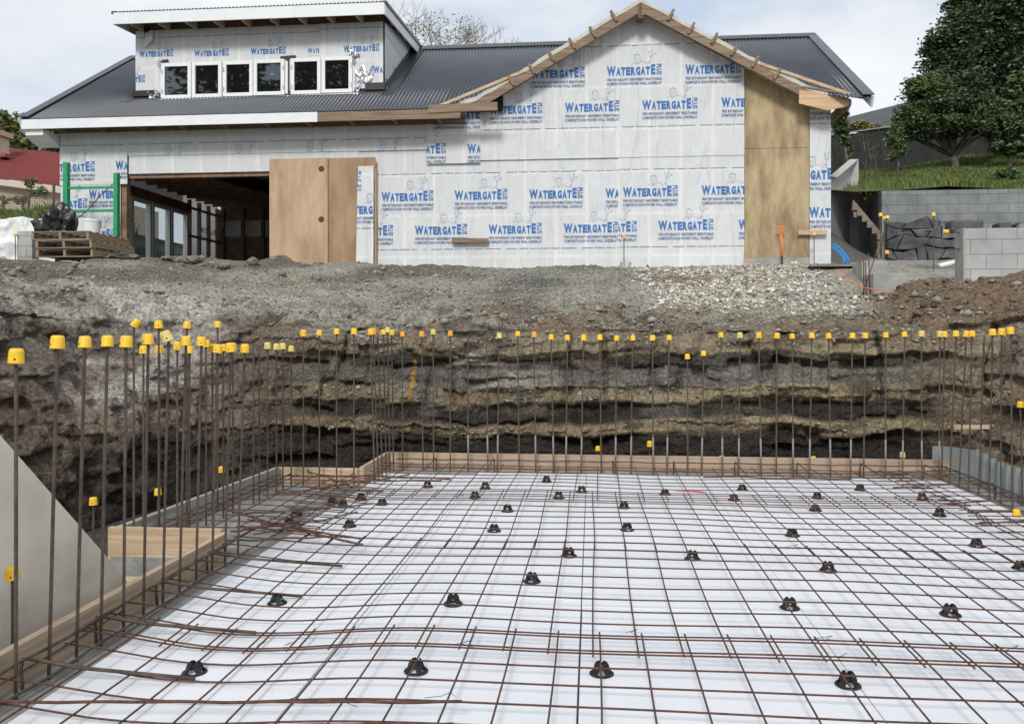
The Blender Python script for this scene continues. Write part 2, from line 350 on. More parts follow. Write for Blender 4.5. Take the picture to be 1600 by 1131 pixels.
face = np.broadcast_to(wv[None, :] < 1, x.shape)*1.0
facew = np.broadcast_to((1-sst(0, .04, qv))[None, :], x.shape)
# right-hand ground is lower near the pit
def capz(x, y): return 2.30+.14*(y-11.8)+.5*sst(4.2, 3.6, x)+np.maximum(0, 3-y)*.0
cz = np.minimum(capz(x, y), 2.86); rr = sst(3.4, 4.6, x)*(qq > 0)
z = z*(1-rr)+np.minimum(z, np.maximum(cz, rim))*rr
def gauss(x, y, cx, cy, sx, sy, h): return h*np.exp(-((x-cx)/sx)**2-((y-cy)/sy)**2)
mound = gauss(x, y, 4.25, 11.2, .45, .5, .42)+gauss(x, y, 5.2, 10.6, .9, .6, .32)+gauss(x, y, -3.9, 14.6, 1.0, .6, .07)+gauss(x, y, -2.0, 14.8, .9, .5, -.02)+gauss(x, y, 3.3, 12.2, 1.2, .6, .06)+gauss(x, y, -9, 12.5, 1.5, 1, -.12)+gauss(x, y, 4.0, 12.55, .55, .5, -.34)
z = z+mound*sst(0, .1, qq)
# strata: ledges and undercuts on the rear face
wob = .035*fbm(x*7, y*7, z*7, 3, 29)+.12*fbm(x*.7, y*.7, 3, 3, 9)+.11*fbm(x*.55, y*.55, z*2.2, 3, 19)+.06*fbm(x*2.2, y*2.2, z*1.5, 4, 4)-.008*x
colc = np.floor(sv[:, None]*1.15+1.6*fbm(x*.9, y*.9, z*1.4, 2, 111)).astype(np.int64)
zs = z+wob+.085*(_h(colc, colc*0, 3, 31)-.5)
B = [(-.3, 0), (.30, 0), (.36, 2), (.47, 2), (.52, 0), (.66, 0), (.71, 2), (.88, 2), (.92, 1), (1.09, 1), (1.12, 0), (1.24, 0), (1.29, 2), (1.50, 3), (1.555, 3), (1.57, 0), (1.60, 0), (1.63, 3), (1.8, 3)]
bz = [b[0] for b in B]
def ramp(vals): return np.interp(zs, bz, [vals[b[1]] for b in B])
under = ramp([.04, .012, -.035, -.02])
rear = sst(8.4, 9.3, y)*sst(-4.3, -3.4, x)
lump = fbm(x*1.3, y*1.3, z*1.6, 5, 21)
lumpf = fbm(x*5, y*5, z*6, 4, 33)
strat = fbm(x*1.2, y*1.2, z*16, 3, 40)
block_ = .10*np.abs(fbm(x*1.9, y*1.9, z*2.3, 4, 66)); lay = np.floor(zs/.115+.9*fbm(x*.5, y*.5, 5, 2, 101)); lz = zs/.115-np.floor(zs/.115)
cellx = np.floor(sv[:, None]*(1.6+1.2*_h(lay.astype(np.int64), 0*lay.astype(np.int64), 3, 5))+4*vn(sv[:, None]*.9+0*x, lay*.7, 0, 6)).astype(np.int64)
chunk = _h(cellx, lay.astype(np.int64), 7, 9)-.5
layo = vn(x*.8, y*.8, lay*3.3, 12)
ridge = 1-np.abs(fbm(x*3.2, y*3.2, z*4.5, 4, 71))*2
disp = rear*(.085*layo+.125*chunk-.035*ridge+block_*.7+under*(.75+.5*fbm(x*.9, y*.9, 7, 2, 5))+.07*lump+.03*strat+.03*lumpf)+(1-rear)*(.34*lump+.15*lumpf+.10*chunk+.06*layo+.02*fbm(x*11, y*11, z*11, 3, 14)+.05*np.abs(fbm(x*2.4, y*2.4, z*2.4, 4, 15)))
crev = np.maximum(0, .12-np.abs(fbm(x*2.2, y*2.2, z*.6, 2, 77)))*1.2*rear*sst(.5, .9, z)
pile = rear*(sst(.0, .10, 1.06-.42*np.abs(x+1.0)-z)*sst(.80, .90, z)*.10+sst(.0, .08, 1.30-.45*np.abs(x+1.45)-z)*sst(1.10, 1.18, z)*.07)
disp = (disp+crev-pile)*facew*sst(-.2, .1, z)
x = x+nx_[:, None]*disp; y = y+ny_[:, None]*disp
sl = (1-facew)
rough_ = 1+1.3*sst(-1.5, -3.2, x)+1.8*sst(.4, .12, qq)
z = z+sl*(rough_*(.06*fbm(x*1.6, y*1.6, 2, 4, 51)+.05*fbm(x*3.5, y*3.5, 2, 3, 57)*sst(.95, .7, qq))+.03*fbm(x*6, y*6, 2, 4, 52)+.05*sst(3.2, 4, x)*fbm(x*3, y*3, 1, 4, 53)+.07*sst(.0, .5, fbm(x*.9, y*.9, 4, 3, 60))*fbm(x*4, y*4, 0, 4, 61))
PX, PY, PZ = x, y, z
# colours of the ground
def C(*c): return np.array(c)
dark = C(.040, .036, .031); greyS = C(.17, .165, .145); ochre = C(.30, .24, .15); tan = C(.29, .245, .175); gravel = C(.30, .285, .235); rubble = C(.50, .47, .40); brown = C(.20, .145, .095); pinkg = C(.40, .365, .33); dbrown = C(.105, .08, .062)
def mixc(a, b, t): return a*(1-t[..., None])+b*t[..., None]
one = np.ones_like(x)
band = np.stack([np.interp(zs, bz, [(dark, greyS, ochre, tan)[b[1]][k] for b in B]) for k in range(3)], -1)
n1 = fbm(x*.9, y*.9, z*2.5, 4, 81); n2 = fbm(x*3, y*3, z*8, 4, 82); n3 = fbm(x*.5, y*.5, z*.6, 3, 83)
n2i = fbm(x*4, y*4, z*4.5, 5, 182); n1i = fbm(x*1.5, y*1.5, z*1.8, 4, 183)
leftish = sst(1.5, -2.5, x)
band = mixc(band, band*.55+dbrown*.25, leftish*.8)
band = mixc(band, np.broadcast_to(greyS, band.shape), sst(.15, .5, n1)*.5*sst(.3, .7, z))
band = mixc(band, np.broadcast_to(dark, band.shape), sst(.2, .5, n2)*.4)
band = mixc(band, np.broadcast_to(tan*.8, band.shape), sst(.1, .4, fbm(x*1.6, y*1.6, z*5, 4, 85))*.55*sst(.45, .8, z))
band = mixc(band, np.broadcast_to(dark, band.shape), sst(.42, .22, zs)*.55)  # rear face foot darkened: recess shade put into the colour, with some moisture
lf = mixc(np.broadcast_to(dbrown, band.shape), np.broadcast_to(C(.21, .165, .125), band.shape), sst(-.1, .35, n1))
lf = mixc(lf, np.broadcast_to(pinkg, band.shape), sst(.05, .35, n3+.35*n2-.12*(z < .7))*.9)
mean = C(.15, .13, .10); mk = sst(-.1, .45, fbm(x*.8+3, y*.8, z*.9, 4, 87)); band = mixc(band, np.broadcast_to(mean, band.shape), mk*.65*sst(.35, .7, z)); band = mixc(band, np.broadcast_to(dbrown, band.shape), sst(.25, .5, fbm(x*1.3, y*1.3, z*3, 5, 88))*.6)
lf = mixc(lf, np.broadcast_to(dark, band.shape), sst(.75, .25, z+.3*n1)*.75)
rt = mixc(np.broadcast_to(brown, band.shape), np.broadcast_to(tan, band.shape), sst(-.1, .35, n1+.4*n2))
rt = mixc(rt, np.broadcast_to(dbrown, band.shape), sst(.2, .45, n2)*.6)
fr = mixc(mixc(lf, rt, sst(0, 1, x)), band, rear*(1-.75*sst(3.5, 4.3, x)))
# gravel lying on ledges
gp = rear*(((z < 1.06-.42*np.abs(x+1.0)+.03*n2i) & (z > .86+.03*n2i)) | ((z < 1.30-.45*np.abs(x+1.45)+.03*n2i) & (z > 1.14+.03*n2i)))
fr = mixc(fr, np.broadcast_to(dark, band.shape), rear*sst(.22, .45, n2i+.3*n1i)*.6); fr = mixc(fr, np.broadcast_to(pinkg*.75, band.shape), rear*sst(.2, .5, n1i-.2*n2i)*.45*sst(.4, .7, z))
fr = mixc(fr, np.broadcast_to(gravel*.95, band.shape), np.clip(gp*1.0, 0, 1))
ostripe = np.exp(-((x+2.2-.12*(z-.9))/.022)**2)*(z > .66)*(z < 1.2)*sst(-.25, .0, n2)*rear
fr = mixc(fr, np.broadcast_to(C(.55, .30, .04), band.shape), np.clip(ostripe*1.1, 0, .8)*sst(-.3,.1,lumpf))
up = mixc(np.broadcast_to(gravel, band.shape), np.broadcast_to(greyS*.8, band.shape), sst(-.1, .4, n1))
topb = mixc(np.broadcast_to(tan*.75, band.shape), np.broadcast_to(brown*.8, band.shape), sst(-.2, .3, n2))
up = mixc(up, topb, sst(.26, .06, qq+.09*n1)*sst(-1.8, .2, x+.5*n1)+0*x)
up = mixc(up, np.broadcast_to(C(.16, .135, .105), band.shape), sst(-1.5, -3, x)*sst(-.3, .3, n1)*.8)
up = mixc(up, np.broadcast_to(C(.19, .135, .09), band.shape), sst(.5, .12, qq+.25*n1)*sst(-4.6, -3.4, x)*sst(1.2, 0, x)*sst(-.15, .2, n1+.5*n2)*.85)
up = mixc(up, np.broadcast_to(dbrown*.8, band.shape), sst(.38, .1, qq+.2*n2)*sst(.12, .32, fbm(x*1.7, y*3, z*3, 4, 93))*.8)
wr = sst(.3, 1.5, x+.8*n1)*sst(4.2, 3.3, x+.3*n2)*sst(.12, .3, qq+.12*n1)
up = mixc(up, np.broadcast_to(rubble, band.shape), wr*(.55+.45*sst(-.3, .2, n2)))
up = mixc(up, np.broadcast_to(brown*.9, band.shape), wr*sst(.1, .35, n1+.3*n2)*.8)
bm_ = sst(3.3, 3.9, x-.0+.25*n1)*sst(13.2, 12.2, y)
up = mixc(up, np.broadcast_to(brown, band.shape), bm_)
up = mixc(up, np.broadcast_to(dbrown*1.2, band.shape), bm_*sst(.1, .4, n2+.5*n1)*.6)
up = mixc(up, np.broadcast_to(pinkg*1.1, band.shape), sst(-3.3, -4.4, x)*sst(.5, .15, qq)*sst(-.1, .25, n3+.2*n2)*.9)
bs = sst(.80, .86, .5+.5*vn(x*3.1, y*3.1, z*3.1, 91)+.08*n2)*sst(3.6, 3.9, x)*sst(5.3, 4.8, x)*sst(12, 11.6, y)
up = mixc(up, np.broadcast_to(C(.09, .22, .33), band.shape), bs*.6)
tau = 1.7*np.broadcast_to(wv[None, :]-1, x.shape)+5*np.broadcast_to(np.clip(qv, 0, 1)[None, :], x.shape)
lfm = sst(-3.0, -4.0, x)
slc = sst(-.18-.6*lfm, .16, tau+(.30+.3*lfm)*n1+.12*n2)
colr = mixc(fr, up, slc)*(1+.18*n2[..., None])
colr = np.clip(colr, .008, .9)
NR = len(wv)
V = np.stack([x, y, z], -1).reshape(-1, 3)
i = np.arange(NC)[:, None]; j = np.arange(NR-1)[None, :]; i2 = (i+1) % NC
Fq = np.stack([i*NR+j, i*NR+j+1, i2*NR+j+1, i2*NR+j], -1).reshape(-1, 4)
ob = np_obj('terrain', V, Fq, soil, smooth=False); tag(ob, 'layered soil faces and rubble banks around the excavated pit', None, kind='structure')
ca_ = ob.data.color_attributes.new('geology_shade', 'FLOAT_COLOR', 'POINT')
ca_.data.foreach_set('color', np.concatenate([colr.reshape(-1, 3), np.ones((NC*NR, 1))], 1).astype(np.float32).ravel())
def ground(xq, yq):
    d = (PX-xq)**2+(PY-yq)**2+np.where(qv[None, :] > 0, 0, 50); k = int(np.argmin(d)); return float(PZ.ravel()[k])

# loose gravel and rubble stones on the banks
def stones(name, n, pick, smin, smax, matl, label, seed):
    g = np.random.default_rng(seed)
    ok = np.argwhere(pick); k = ok[g.integers(0, len(ok), n)]
    P = np.stack([PX[k[:, 0], k[:, 1]], PY[k[:, 0], k[:, 1]], PZ[k[:, 0], k[:, 1]]], -1)+g.normal(0, .02, (n, 3))*[1, 1, .1]
    bm = bmesh.new(); bmesh.ops.create_icosphere(bm, subdivisions=1, radius=1); bv = np.array([v.co[:] for v in bm.verts]); bf = np.array([[v.index for v in f.verts] for f in bm.faces]); bm.free()
    s = smin+(smax-smin)*g.random(n)**4
    th = g.random(n)*6.28
    dv = bv[None]*(1+.35*g.standard_normal((n, len(bv), 1)).clip(-1.2, 1.2))*np.stack([g.uniform(.7, 1.3, n), g.uniform(.7, 1.3, n), g.uniform(.5, .9, n)], -1)[:, None, :]*s[:, None, None]
    c, sn = np.cos(th)[:, None], np.sin(th)[:, None]
    dv = np.stack([dv[..., 0]*c-dv[..., 1]*sn, dv[..., 0]*sn+dv[..., 1]*c, dv[..., 2]], -1)
    V = (P[:, None, :]+dv+np.array([0, 0, .3])*s[:, None, None]).reshape(-1, 3)
    Fq = (bf[None]+(np.arange(n)*len(bv))[:, None, None]).reshape(-1, 3)
    return tag(np_obj(name, V, Fq, matl, mi=np.repeat(g.integers(0, len(matl), n), len(bf))), label, None, kind='stuff')
gs = [mat('stone_%s' % w, c, .9, var=.15, vscale=9) for w, c in (('grey', (.28, .27, .23)), ('mid', (.21, .20, .165)), ('pale', (.36, .35, .31)))]
ws = [mat('rubble_%s' % w, c, .9, var=.12, vscale=9) for w, c in (('white', (.68, .66, .61)), ('cream', (.42, .39, .33)), ('brown', (.22, .17, .12)))]
vis = np.broadcast_to((qv > .04) & (qv <= 1), PX.shape) & (PY > 6)
stones('gravel', 30000, vis & (PX < 4.6), .005, .024, gs, 'loose grey gravel spread over the bank below the house', 1)
stones('spoil_stones', 2600, vis & (((PX < -2) & (n1 > -.1)) | ((qq < .32) & (n2 > 0))), .010, .058, [gs[0], gs[1], gs[1], ws[2]], 'larger broken stones and clods scattered along the lip of the bank', 6)
stones('rubble', 9500, vis & (wr*(1-sst(.15,.4,n1+.3*n2)*.8) > .40+.25*n2), .005, .034, ws, 'pale broken limestone rubble on the right of the bank', 2)
stones('clods', 2600, vis & (bm_ > .5), .01, .05, [mat('clod', (.17, .12, .08), .95, var=.3), mat('clod_dark', (.08, .055, .04), .95, var=.2)], 'brown clods of clay over the spoil mound', 3)
stones('ledge_stones', 1500, (facew > .5) & (n2 > .12) & (np.abs(ramp([0, 0, 1, 1])-1) < .15) & (rear > .5) & (PZ > .3), .006, .03, gs, 'small stones caught on the ledges of the rear cut', 4)

fl = MB(); fl.add([(-6, -6, -.17), (6.5, -6, -.17), (6.5, 11, -.17), (-6, 11, -.17)], [(0, 1, 2, 3)]); tag(fl.build('pit_floor', floorm), 'dark damp soil floor of the pit', None, kind='structure')
# wide outer ground with a hollow where the pit is
gx = np.concatenate([[-900, -300, -100, -40, -22], np.linspace(-16, 14, 61), [22, 40, 100, 300, 900]]); gy = np.concatenate([[-900, -300, -100, -40, -20], np.linspace(-14, 24, 77), [32, 45, 100, 300, 900]])
GX, GY = np.meshgrid(gx, gy, indexing='ij')
dd = np.sqrt(((GX[..., None]-pc[None, None, ::2, 0])**2+(GY[..., None]-pc[None, None, ::2, 1])**2).min(-1))
ins = (GX > -4.4) & (GX < 4.8) & (GY > -4.6) & (GY < 9.7)
dd = np.where(ins, 0, dd)
GZ = np.where(dd < 5.2, -.6, np.where(dd < 5.9, 2.3, 2.7))
GZ = np.where((GX > 4.2) & (GY < 15.2), np.minimum(GZ, 1.9+.1*(GY-11)), GZ)
a, b = GX.shape; i = np.arange(a-1)[:, None]; j = np.arange(b-1)[None, :]
grassg = mat('ground_cover', (.10, .10, .06), .95, col2=(.14, .12, .09), vscale=2)
tag(np_obj('ground', np.stack([GX, GY, GZ], -1).reshape(-1, 3), np.stack([i*b+j, (i+1)*b+j, (i+1)*b+j+1, i*b+j+1], -1).reshape(-1, 4), grassg), 'ground around the building site', None, kind='structure')

# ================================================================== SLAB: blinding, polystyrene, boards
bl = MB(); bl.box(-2.3, 3.62, -3, 9.12, -.16, -.06); bl.prismz([(-2.52, -3), (-2.303, -3), (-2.303, 9.12), (-2.32, 8.28), (-3.2, 8.28), (-3.34, 5.5), (-2.52, 5.5)], -.16, -.014); bl.box(-2.32, 3.86, 9.122, 9.36, -.16, -.014); bl.box(3.622, 3.86, -3, 9.12, -.16, -.014)
tag(bl.build('concrete_blinding', blind), 'grey blinding concrete strip under the slab edge', None, kind='structure')
xs = [-2.3, -1.25, -.06, 1.16, 2.38, 3.62]; ys = [-2.5, -.1, 2.32, 3.5+1.25, 7.1, 9.12]
coln = ['leftmost', 'second from left', 'middle', 'second from right', 'rightmost']; rown = ['row behind the camera', 'nearest visible row', 'nearest visible row', 'middle row', 'rear row']
for a in range(5):
    for b in range(1, 5):
        dz = rnd.uniform(-.003, .003); sh = rnd.uniform(-.02, .02)
        y0 = ys[b]+.003+(0.06*((a % 2)*2-1) if 1 < b else 0); y1 = ys[b+1]-.003+(0.06*((a % 2)*2-1) if b+1 < 5 else 0)
        if a < 1 and b == 4: y1 = 9.0
        g = MB(); nxx, nyy = 10, 18
        for q in (0, 1):
            pass
        x0, x1 = xs[a]+(.006 if a == 2 and b < 3 else .0025), xs[a+1]-.0025
        g.box(x0, x1, y0, y1, -.058, dz+.001)
        rn = ['', 'nearest visible row', 'second row from the camera', 'third row from the camera', 'rear row by the far board'][b]
        o = g.build('polystyrene_sheet', poly, bevel=.004); tag(o, 'white polystyrene floor sheet, %s in the %s' % (coln[a], rn), 'insulation sheet', 'white polystyrene sheets under the mesh')
# seams: one joint near the camera is left slightly wider over the lower blinding

FZ = .17
def board(name, a, b, z0, z1, th, m_, label, cat='formwork board', **k):
    g = MB(); a = Vector(a); b = Vector(b); n = max(2, int((b-a).length/.5)); 
    g.obox((a.x, a.y, (z0+z1)/2), (b.x, b.y, (z0+z1)/2), th, z1-z0)
    o = g.build(name, m_, bevel=.003); tag(o, label, cat, 'timber formwork boards round the slab'); return o
board('formwork_board', (-2.545, -2.5), (-2.515, 5.5), -.08, FZ, .045, piney, 'long pine formwork board along the near left edge of the slab')
board('formwork_board', (-3.36, 5.525), (-2.54, 5.525), -.05, FZ+.015, .045, pine, 'short pine formwork board closing the left recess')
board('formwork_board', (-3.34, 5.55), (-3.2, 8.24), -.06, FZ, .045, mat('damp_board', (.42, .40, .35), .8, col2=(.27, .26, .24), vscale=3, stretch=(8, .6, 8)), 'grey weathered formwork board along the far left edge')
board('formwork_board', (-3.22, 8.29), (-2.36, 8.29), -.06, FZ-.01, .045, pine, 'short pine formwork board at the rear left step')
board('formwork_board', (-2.335, 8.27), (-2.335, 9.36), -.06, FZ+.005, .045, piney, 'pine formwork board running back to the rear left corner')
board('formwork_board', (-2.31, 9.385), (3.86, 9.385), -.06, FZ, .045, mat('rear_pine', (.50, .37, .27), .8, col2=(.34, .24, .17), vscale=1.3, stretch=(1, 14, 14), bump=.1, bscale=4), 'long pine formwork board across the rear of the slab')
g = MB(); g.box(-3.4, -2.62, 5.22, 5.34, -.165, -.10); tag(g.build('support_plank', pine, bevel=.004), 'pine plank lying on the ground outside the left recess', 'plank')
# leaning triangular sheet, outer left
g = MB(); q = [(.9, 2.3), (2.35, 2.3), (4.72, .10), (4.9, -.12), (.9, -.12)]; g.prismx(q, -2.80, -2.79); o = g.build('fibre_cement_sheet', boardgrey)
tag(o, 'pale grey sheet with sloping top edge standing outside the near left formwork', 'building sheet')
# ribbed grey sheet at right
g = MB(); P = []; n = 0; pts = []
yy = 9.0
while yy > 1.2:
    pts.append((yy, 3.93+(.025 if n % 4 in (1, 2) else 0))); yy -= (.03 if n % 2 else .05) ; n += 1
top = lambda y_: .33-.030*(9-y_)+.02*math.sin(y_*2.1)+.012*math.sin(y_*5)
for (y_, x_) in pts: P += [(x_, y_, -.15), (x_+.012, y_, top(y_))]
F_ = [(2*i, 2*i+1, 2*i+3, 2*i+2) for i in range(len(pts)-1)]
g.add(P, F_); nP = len(P); g.add([(p[0]+.01, p[1], p[2]) for p in P], [f[::-1] for f in F_])
ribm = mat('grey_core_board', (.36, .39, .38), .7, col2=(.27, .29, .285), vscale=3, trans=.0)
tag(g.build('ribbed_sheet', ribm), 'grey ribbed drainage sheet standing along the right edge of the slab', 'drainage sheet')
g = MB(); P = []
for k in range(12):
    t = k/11; xx = 3.70+.235*t; yy = 9.5-.5*t**2; P += [(xx, yy, -.1), (xx+.01, yy, .30+.03*t)]
F_ = [(2*i, 2*i+1, 2*i+3, 2*i+2) for i in range(11)]; g.add(P, F_); g.add([(p[0], p[1]+.008, p[2]) for p in P], [f[::-1] for f in F_])
tag(g.build('ribbed_sheet', ribm), 'bent end of grey drainage sheet behind the rear right corner', 'drainage sheet')
# profile pegs on right bank
g = MB(); a = onX(1488, 645, 4.15); g.obox(onX(1488, 645, 4.15), onX(1491, 692, 4.15), .045, .02, up=(0, 1, 0)); tag(g.build('survey_peg', pink), 'pink painted survey peg against the right bank', 'peg')
g = MB(); g.obox(onY(1490, 667, 9.35), onY(1562, 667, 9.35), .03, .045); tag(g.build('profile_rail', pine), 'thin horizontal timber rail beside the pink peg', 'timber rail')

# ================================================================== REINFORCING MESH
def hz(x_, y_):
    h = .072+.006*math.sin(x_*1.9+y_*1.1)+.004*math.sin(x_*3.3-y_*2.1+1)+.002*math.sin(y_*5+x_)
    s = math.exp(-((x_+1.65)/.55)**2)*math.exp(-((y_-3.7)/1.6)**2)
    h -= .058*s
    s2 = max(0, min(1, (-x_-1.95)/.5)); h += .03*s2
    s3 = max(0, min(1, (x_-2.9)/.8)); h += .012*s3
    return max(h, .012)
def mesh_sheet(x0, x1, y0, y1, sx, sy, skew, lift, label, seed, ex=.03, cr_=.0045):
    g = MB(); r = random.Random(seed)
    nx = int(round((x1-x0)/sx)); ny = int(round((y1-y0)/sy))
    def warp(x_, y_, ph): return (x_+skew*(y_-y0)+.004*math.sin(y_*1.9+ph*.6+seed), y_+.005*math.sin(x_*1.1+seed)+.002*math.sin(x_*3+y_))
    for k in range(nx+1):
        X_ = x0+k*sx+r.uniform(-.003, .003); n = int((y1-y0+2*ex)/.09)+1; P = []
        a, b = y0-ex-r.uniform(0, .03), y1+ex
        for q in range(n+1):
            Y_ = a+(b-a)*q/n; w = warp(X_, Y_, X_*.3); P.append((w[0], w[1], hz(*w)+lift+.0045))
        g.tube(P, cr_, 5)
    for k in range(ny+1):
        Y_ = y0+k*sy+r.uniform(-.003, .003); n = int((x1-x0+2*ex)/.1)+1; P = []
        a, b = x0-ex-r.uniform(0, .04), x1+ex
        for q in range(n+1):
            X_ = a+(b-a)*q/n; w = warp(X_, Y_, X_*.3); P.append((w[0], w[1], hz(*w)+lift-.0035))
        g.tube(P, cr_, 5)
    return tag(g.build('reinforcing_mesh', rust, smooth=True), label, 'steel mesh', 'rusty steel mesh sheets over the slab')
MS = .2055
x0 = .036-12*MS
mesh_sheet(x0, x0+27*MS, 3.69-.2*10+.0, 4.08, MS, .2, 0, 0, 'large rusty mesh sheet nearest the camera', 1)
mesh_sheet(x0-.032, x0-.032+27*MS, 3.83, 5.83, MS, .2, .006, .009, 'large rusty mesh sheet second from the camera', 2)
mesh_sheet(x0-.02, x0-.02+27*MS, 5.66, 7.66, MS, .2, -.004, 0, 'large rusty mesh sheet third from the camera', 3)
mesh_sheet(x0+.01, x0+.01+27*MS, 7.3, 9.1, MS, .2, .004, .009, 'large rusty mesh sheet at the rear of the slab', 4)
mesh_sheet(3.0, 3.0+4*MS-.1, 4.6, 6.8, .2, .2, 0, .017, 'narrow rusty mesh sheet on the right edge, nearer one', 5)
mesh_sheet(3.02, 3.7, 6.7, 9.1, .2, .2, 0, .019, 'narrow rusty mesh sheet on the right edge, farther one', 6)
mesh_sheet(3.0, 3.7, 1.6, 4.6, .2, .2, 0, .020, 'narrow rusty mesh sheet on the right edge close to the camera', 8)
mesh_sheet(-3.15, -2.05, 5.85, 8.05, .2, .2, .01, .02, 'small rusty mesh sheet in the left recess', 7)

# spare bars, edge bars, hooked bars
def bar(name, pts, r, label, cat, group=None, m_=rebar):
    g = MB(); g.tube(pts, r, 7); return tag(g.build(name, m_, smooth=True), label, cat, group)
def wig(a, b, n=14, amp=.006, ph=0):
    a = Vector(a); b = Vector(b); return [a.lerp(b, k/n)+Vector((amp*math.sin(k*1.1+ph), amp*math.cos(k*.9+ph), amp*.6*math.sin(k*1.7+ph))) for k in range(n+1)]
bar('edge_bar', wig((-2.45, 1, .125), (-2.43, 5.45, .125), 30), .0075, 'long edge bar tied high along the near left starter bars', 'rebar')
bar('edge_bar', wig((-2.40, 1, .02), (-2.38, 5.6, .03), 30, ph=2), .0075, 'long edge bar lying low along the near left formwork', 'rebar')
bar('edge_bar', wig((-2.2, 9.24, .115), (3.75, 9.24, .12), 36), .0075, 'upper edge bar across the rear row of starter bars', 'rebar')
bar('edge_bar', wig((-2.2, 9.2, .03), (3.75, 9.2, .03), 36, ph=1), .0075, 'lower edge bar across the rear of the slab', 'rebar')
bar('edge_bar', wig((3.72, 1, .12), (3.72, 9.2, .12), 40), .0075, 'edge bar tied along the right row of starter bars', 'rebar')
bar('edge_bar', wig((-3.12, 5.7, .11), (-3.02, 8.15, .12), 20), .0075, 'edge bar tied along the far left starter bars', 'rebar')
bar('edge_bar', wig((-3.1, 8.18, .09), (-2.2, 8.2, .1), 10), .0075, 'edge bar across the rear left step', 'rebar')
hooks = [(3.38, 305, 1060, 'nearest'), (3.92, 400, 988, 'second'), (4.5, 472, 931, 'third'), (5.12, 535, 884, 'farthest')]
for Y_, u, v, w in hooks:
    e_ = onZ(u, v, .02); s = Vector((-2.45, Y_, .13))
    bar('hooked_bar', [s+Vector((.0, -.0, -.17)), s+Vector((-.01, 0, -.04)), s+Vector((0, .0, 0)), s+Vector((.05, .0, .0)), s.lerp(e_, .3)+Vector((0, 0, -.01)), e_], .0085, 'hooked bar reaching from the left formwork onto the slab, %s of four' % w, 'rebar', 'hooked bars on the left edge')
for k in range(9):
    X_ = -1.75+k*.66
    bar('hooked_bar', [(X_, 9.27, -.04), (X_, 9.27, .12), (X_, 9.24, .135), (X_+rnd.uniform(-.05, .05), 8.55, .1)], .0065, 'hooked tie bar over the rear edge bars, %s from the left' % ordn(k+1), 'rebar', 'hooked bars on the rear edge')
for k in range(7):
    Y_ = 8.9-k*.75
    bar('hooked_bar', [(3.74, Y_, -.04), (3.74, Y_, .10), (3.72, Y_, .13), (3.64, Y_+.02, .14), (2.75+rnd.uniform(0, .25), Y_-.08-rnd.uniform(0, .12), .105)], .008, 'hooked bar reaching in from the right edge, %s from the rear' % ordn(k+1), 'rebar', 'hooked bars on the right edge')
loose = [(345, 795, 565, 852), (385, 812, 563, 842), (395, 835, 560, 800), (500, 742, 705, 748), (520, 752, 690, 750), (370, 822, 500, 832), (380, 803, 520, 792), (410, 775, 640, 742), (470, 760, 600, 768), (360, 830, 470, 815), (480, 735, 560, 762), (1100, 745, 1330, 748), (1380, 738, 1480, 745), (350, 845, 520, 838), (440, 800, 585, 787), (430, 768, 560, 778)]
for k, (u0, v0, u1, v1) in enumerate(loose):
    z_ = .10+.014*(k % 4); a_ = onZ(u0, v0, z_); b_ = onZ(u1, v1, z_)
    if a_.y > 9.1 or b_.y > 9.1: a_.y = min(a_.y, 9.1); b_.y = min(b_.y, 9.1)
    where = 'at the rear of the slab' if k in (11, 12) else 'in the jumble over the left recess'
    bar('loose_bar', wig(a_, b_, 8, .008, k), .0068 if k % 3 else .0085, 'loose bent bar laid across the mesh %s' % where, 'rebar', 'loose bars at the rear' if k in (11, 12) else 'loose bars over the left recess', m_=rust if k % 2 else rebar)
g = MB(); p_ = onZ(1086, 768, .0); g.add([(p_.x+a_, p_.y+c_, .006) for a_, c_ in ((-.22,-.01),(-.05,-.035),(.07,-.09),(.11,-.05),(.04,.03),(-.1,.02))], [(0,1,2,3,4,5)]); tag(g.build('paint_mark', pink), 'small pink spray mark on the white sheets near the rear', 'paint mark')
bar('trimmer_bar', wig(onZ(-20, 1096, .095), onZ(722, 1096, .095), 20, .003), .0062, 'upper of two long spare bars on the nearest mesh at the bottom left', 'rebar', m_=rust)
bar('trimmer_bar', wig(onZ(350, 1133, .095), onZ(708, 1131, .095), 12, .003), .0062, 'lower of two long spare bars on the nearest mesh, cut by the frame edge', 'rebar', m_=rust)
for k, (u, v) in enumerate([(402, 1010), (445, 1010), (730, 990), (722, 1008), (1290, 1000), (1312, 1028), (452, 1096), (690, 1090), (985, 990), (720, 775), (1240, 855), (540, 1100), (1580, 1015)]):
    c = onZ(u, v, .085); a_ = rnd.uniform(0, 3)
    bar('tie_wire', [c+Vector((-.07*math.cos(a_), -.03*math.sin(a_), 0)), c+Vector((0, 0, .008)), c+Vector((.035, .01, .02)), c+Vector((.05*math.cos(a_), .04, -.01))], .0012, 'thin twisted tie wire on a mesh lap', 'wire', 'tie wires on the mesh laps', m_=blackp)

